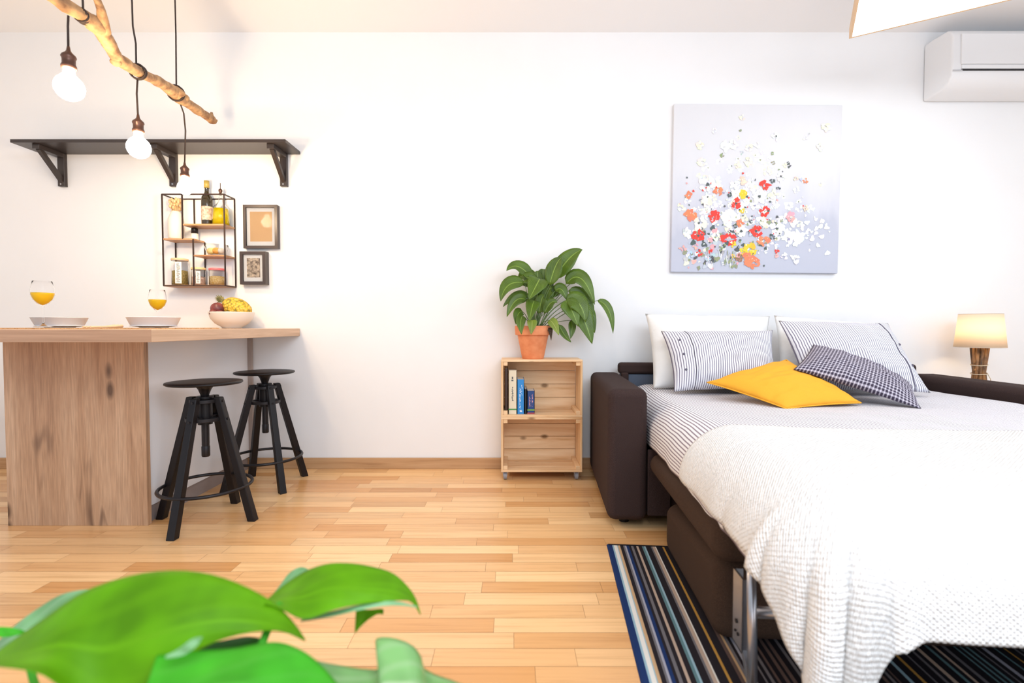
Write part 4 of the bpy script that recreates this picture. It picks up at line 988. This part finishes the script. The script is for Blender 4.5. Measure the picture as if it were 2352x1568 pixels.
def bigleaf(top, bot, dt, db, m, bulge=.02, stalk=None, nu=16, nv=28, thick=.0009):
    """top / bottom margins (photo px); each margin has its own distance range"""
    def fn(u, v):
        a = cr_(top, v); c = cr_(bot, v); ya = dt[0]+(dt[1]-dt[0])*v; yb = db[0]+(db[1]-db[0])*v
        A_ = P(a[0],a[1],ya); B_ = P(c[0],c[1],yb); p = A_.lerp(B_, u)
        ctr = (A_+B_)/2; return p+Vector((0,.35*bulge*math.sin(PI*v),0))*math.sin(PI*u)*-1 + Vector((0,-.004,0))*math.sin(14*v)*math.sin(PI*u)*.4
    lf = obj('leaf', MB().grid(fn, nu, nv), m, fp, smooth=True, solid=thick, world=True)
    if stalk:
        A_ = Vector(fn(*stalk)); r0 = Vector((-.30+(A_.x+.30)*.12,.50,.26)); cm = Vector(((A_.x-.30)/2, .50, A_.z-.04))
        obj('leaf_stalk', MB().tube([bez(r0, cm, A_, i/12) for i in range(13)], [.006-.002*i/12 for i in range(13)], 8), M_bigd, lf, smooth=True, world=True)
bigleaf([(-60,1540),(0,1492),(90,1428),(190,1360),(300,1322),(395,1310),(480,1318),(560,1345),(630,1385),(675,1430),(702,1470)],
        [(-60,1520),(0,1530),(90,1545),(150,1585),(230,1640),(320,1590),(400,1530),(480,1480),(560,1455),(640,1448),(702,1470)], (.56,.60), (.44,.58), M_big, .05, (.8,.4))
bigleaf([(610,1380),(650,1345),(700,1312),(750,1295),(800,1293),(850,1300),(900,1315),(935,1345),(955,1375),(966,1410)],
        [(610,1385),(650,1400),(700,1422),(760,1402),(800,1392),(840,1386),(880,1382),(920,1378),(945,1382),(966,1410)], (.66,.70), (.58,.68), M_big, .03, (.7,.1))
bigleaf([(600,1400),(640,1348),(665,1315),(690,1302),(712,1308)],[(600,1400),(650,1402),(690,1380),(720,1350),(712,1308)], (.74,.74), (.72,.74), M_bigp, .0, (.9,.2))
bigleaf([(690,1425),(760,1404),(830,1388),(900,1380),(958,1392)],[(690,1427),(760,1416),(830,1400),(900,1390),(958,1394)], (.62,.66), (.61,.66), M_bigp, .0)
bigleaf([(818,1398),(845,1400),(878,1398),(880,1410)],[(815,1455),(835,1432),(862,1412),(880,1410)], (.70,.70), (.69,.70), M_big, 0)
bigleaf([(-30,1500),(30,1440),(90,1395),(150,1362),(230,1352),(300,1362)],[(-30,1505),(60,1470),(120,1455),(190,1440),(260,1400),(300,1362)], (.68,.70), (.66,.70), M_bigp, 0, (.9,.2))
bigleaf([(-40,1440),(20,1440),(60,1450)],[(-40,1462),(20,1462),(60,1452)], (.64,.64), (.63,.64), M_bigd, 0)
bigleaf([(360,1505),(440,1496),(540,1488),(630,1474),(690,1492),(740,1530),(800,1600)],[(300,1680),(380,1690),(470,1640),(560,1640),(640,1660),(720,1680),(800,1690)], (.52,.56), (.44,.50), M_bigd, .04, (.6,.4))
bigleaf([(300,1620),(330,1568),(360,1530),(400,1500),(470,1480),(560,1462),(600,1466)],[(300,1640),(380,1620),(440,1600),(500,1560),(550,1510),(590,1480),(600,1466)], (.60,.62), (.58,.62), mat('dark_leaf', (.02,.10,.012), .4), .0, (.6,.3))
bigleaf([(380,1506),(410,1490),(440,1468),(465,1462)],[(380,1512),(420,1505),(450,1485),(465,1462)], (.50,.51), (.50,.51), M_bigp, 0)
bigleaf([(650,1500),(700,1512),(780,1528),(860,1538),(884,1525),(868,1490),(864,1466),(900,1464),(945,1480),(968,1510),(980,1540),(1060,1570),(1120,1600)],
        [(650,1700),(700,1700),(760,1700),(820,1700),(850,1690),(880,1680),(910,1670),(940,1670),(960,1660),(980,1660),(1000,1650),(1060,1640),(1120,1604)], (.60,.66), (.50,.58), leafmat('grey_green_leaf', (.20,.42,.14), (.42,.60,.32), .3, .3), .02, (.7,.5))
obj('pot', MB().lathe([(0,0),(.10,0),(.105,.01),(.14,.26),(.142,.28),(.13,.28),(.125,.25),(0,.24)], n=40), M_white, fp, smooth=True)
obj('soil', MB().lathe([(0,.262),(.126,.255)], n=24), M_soil, fp)
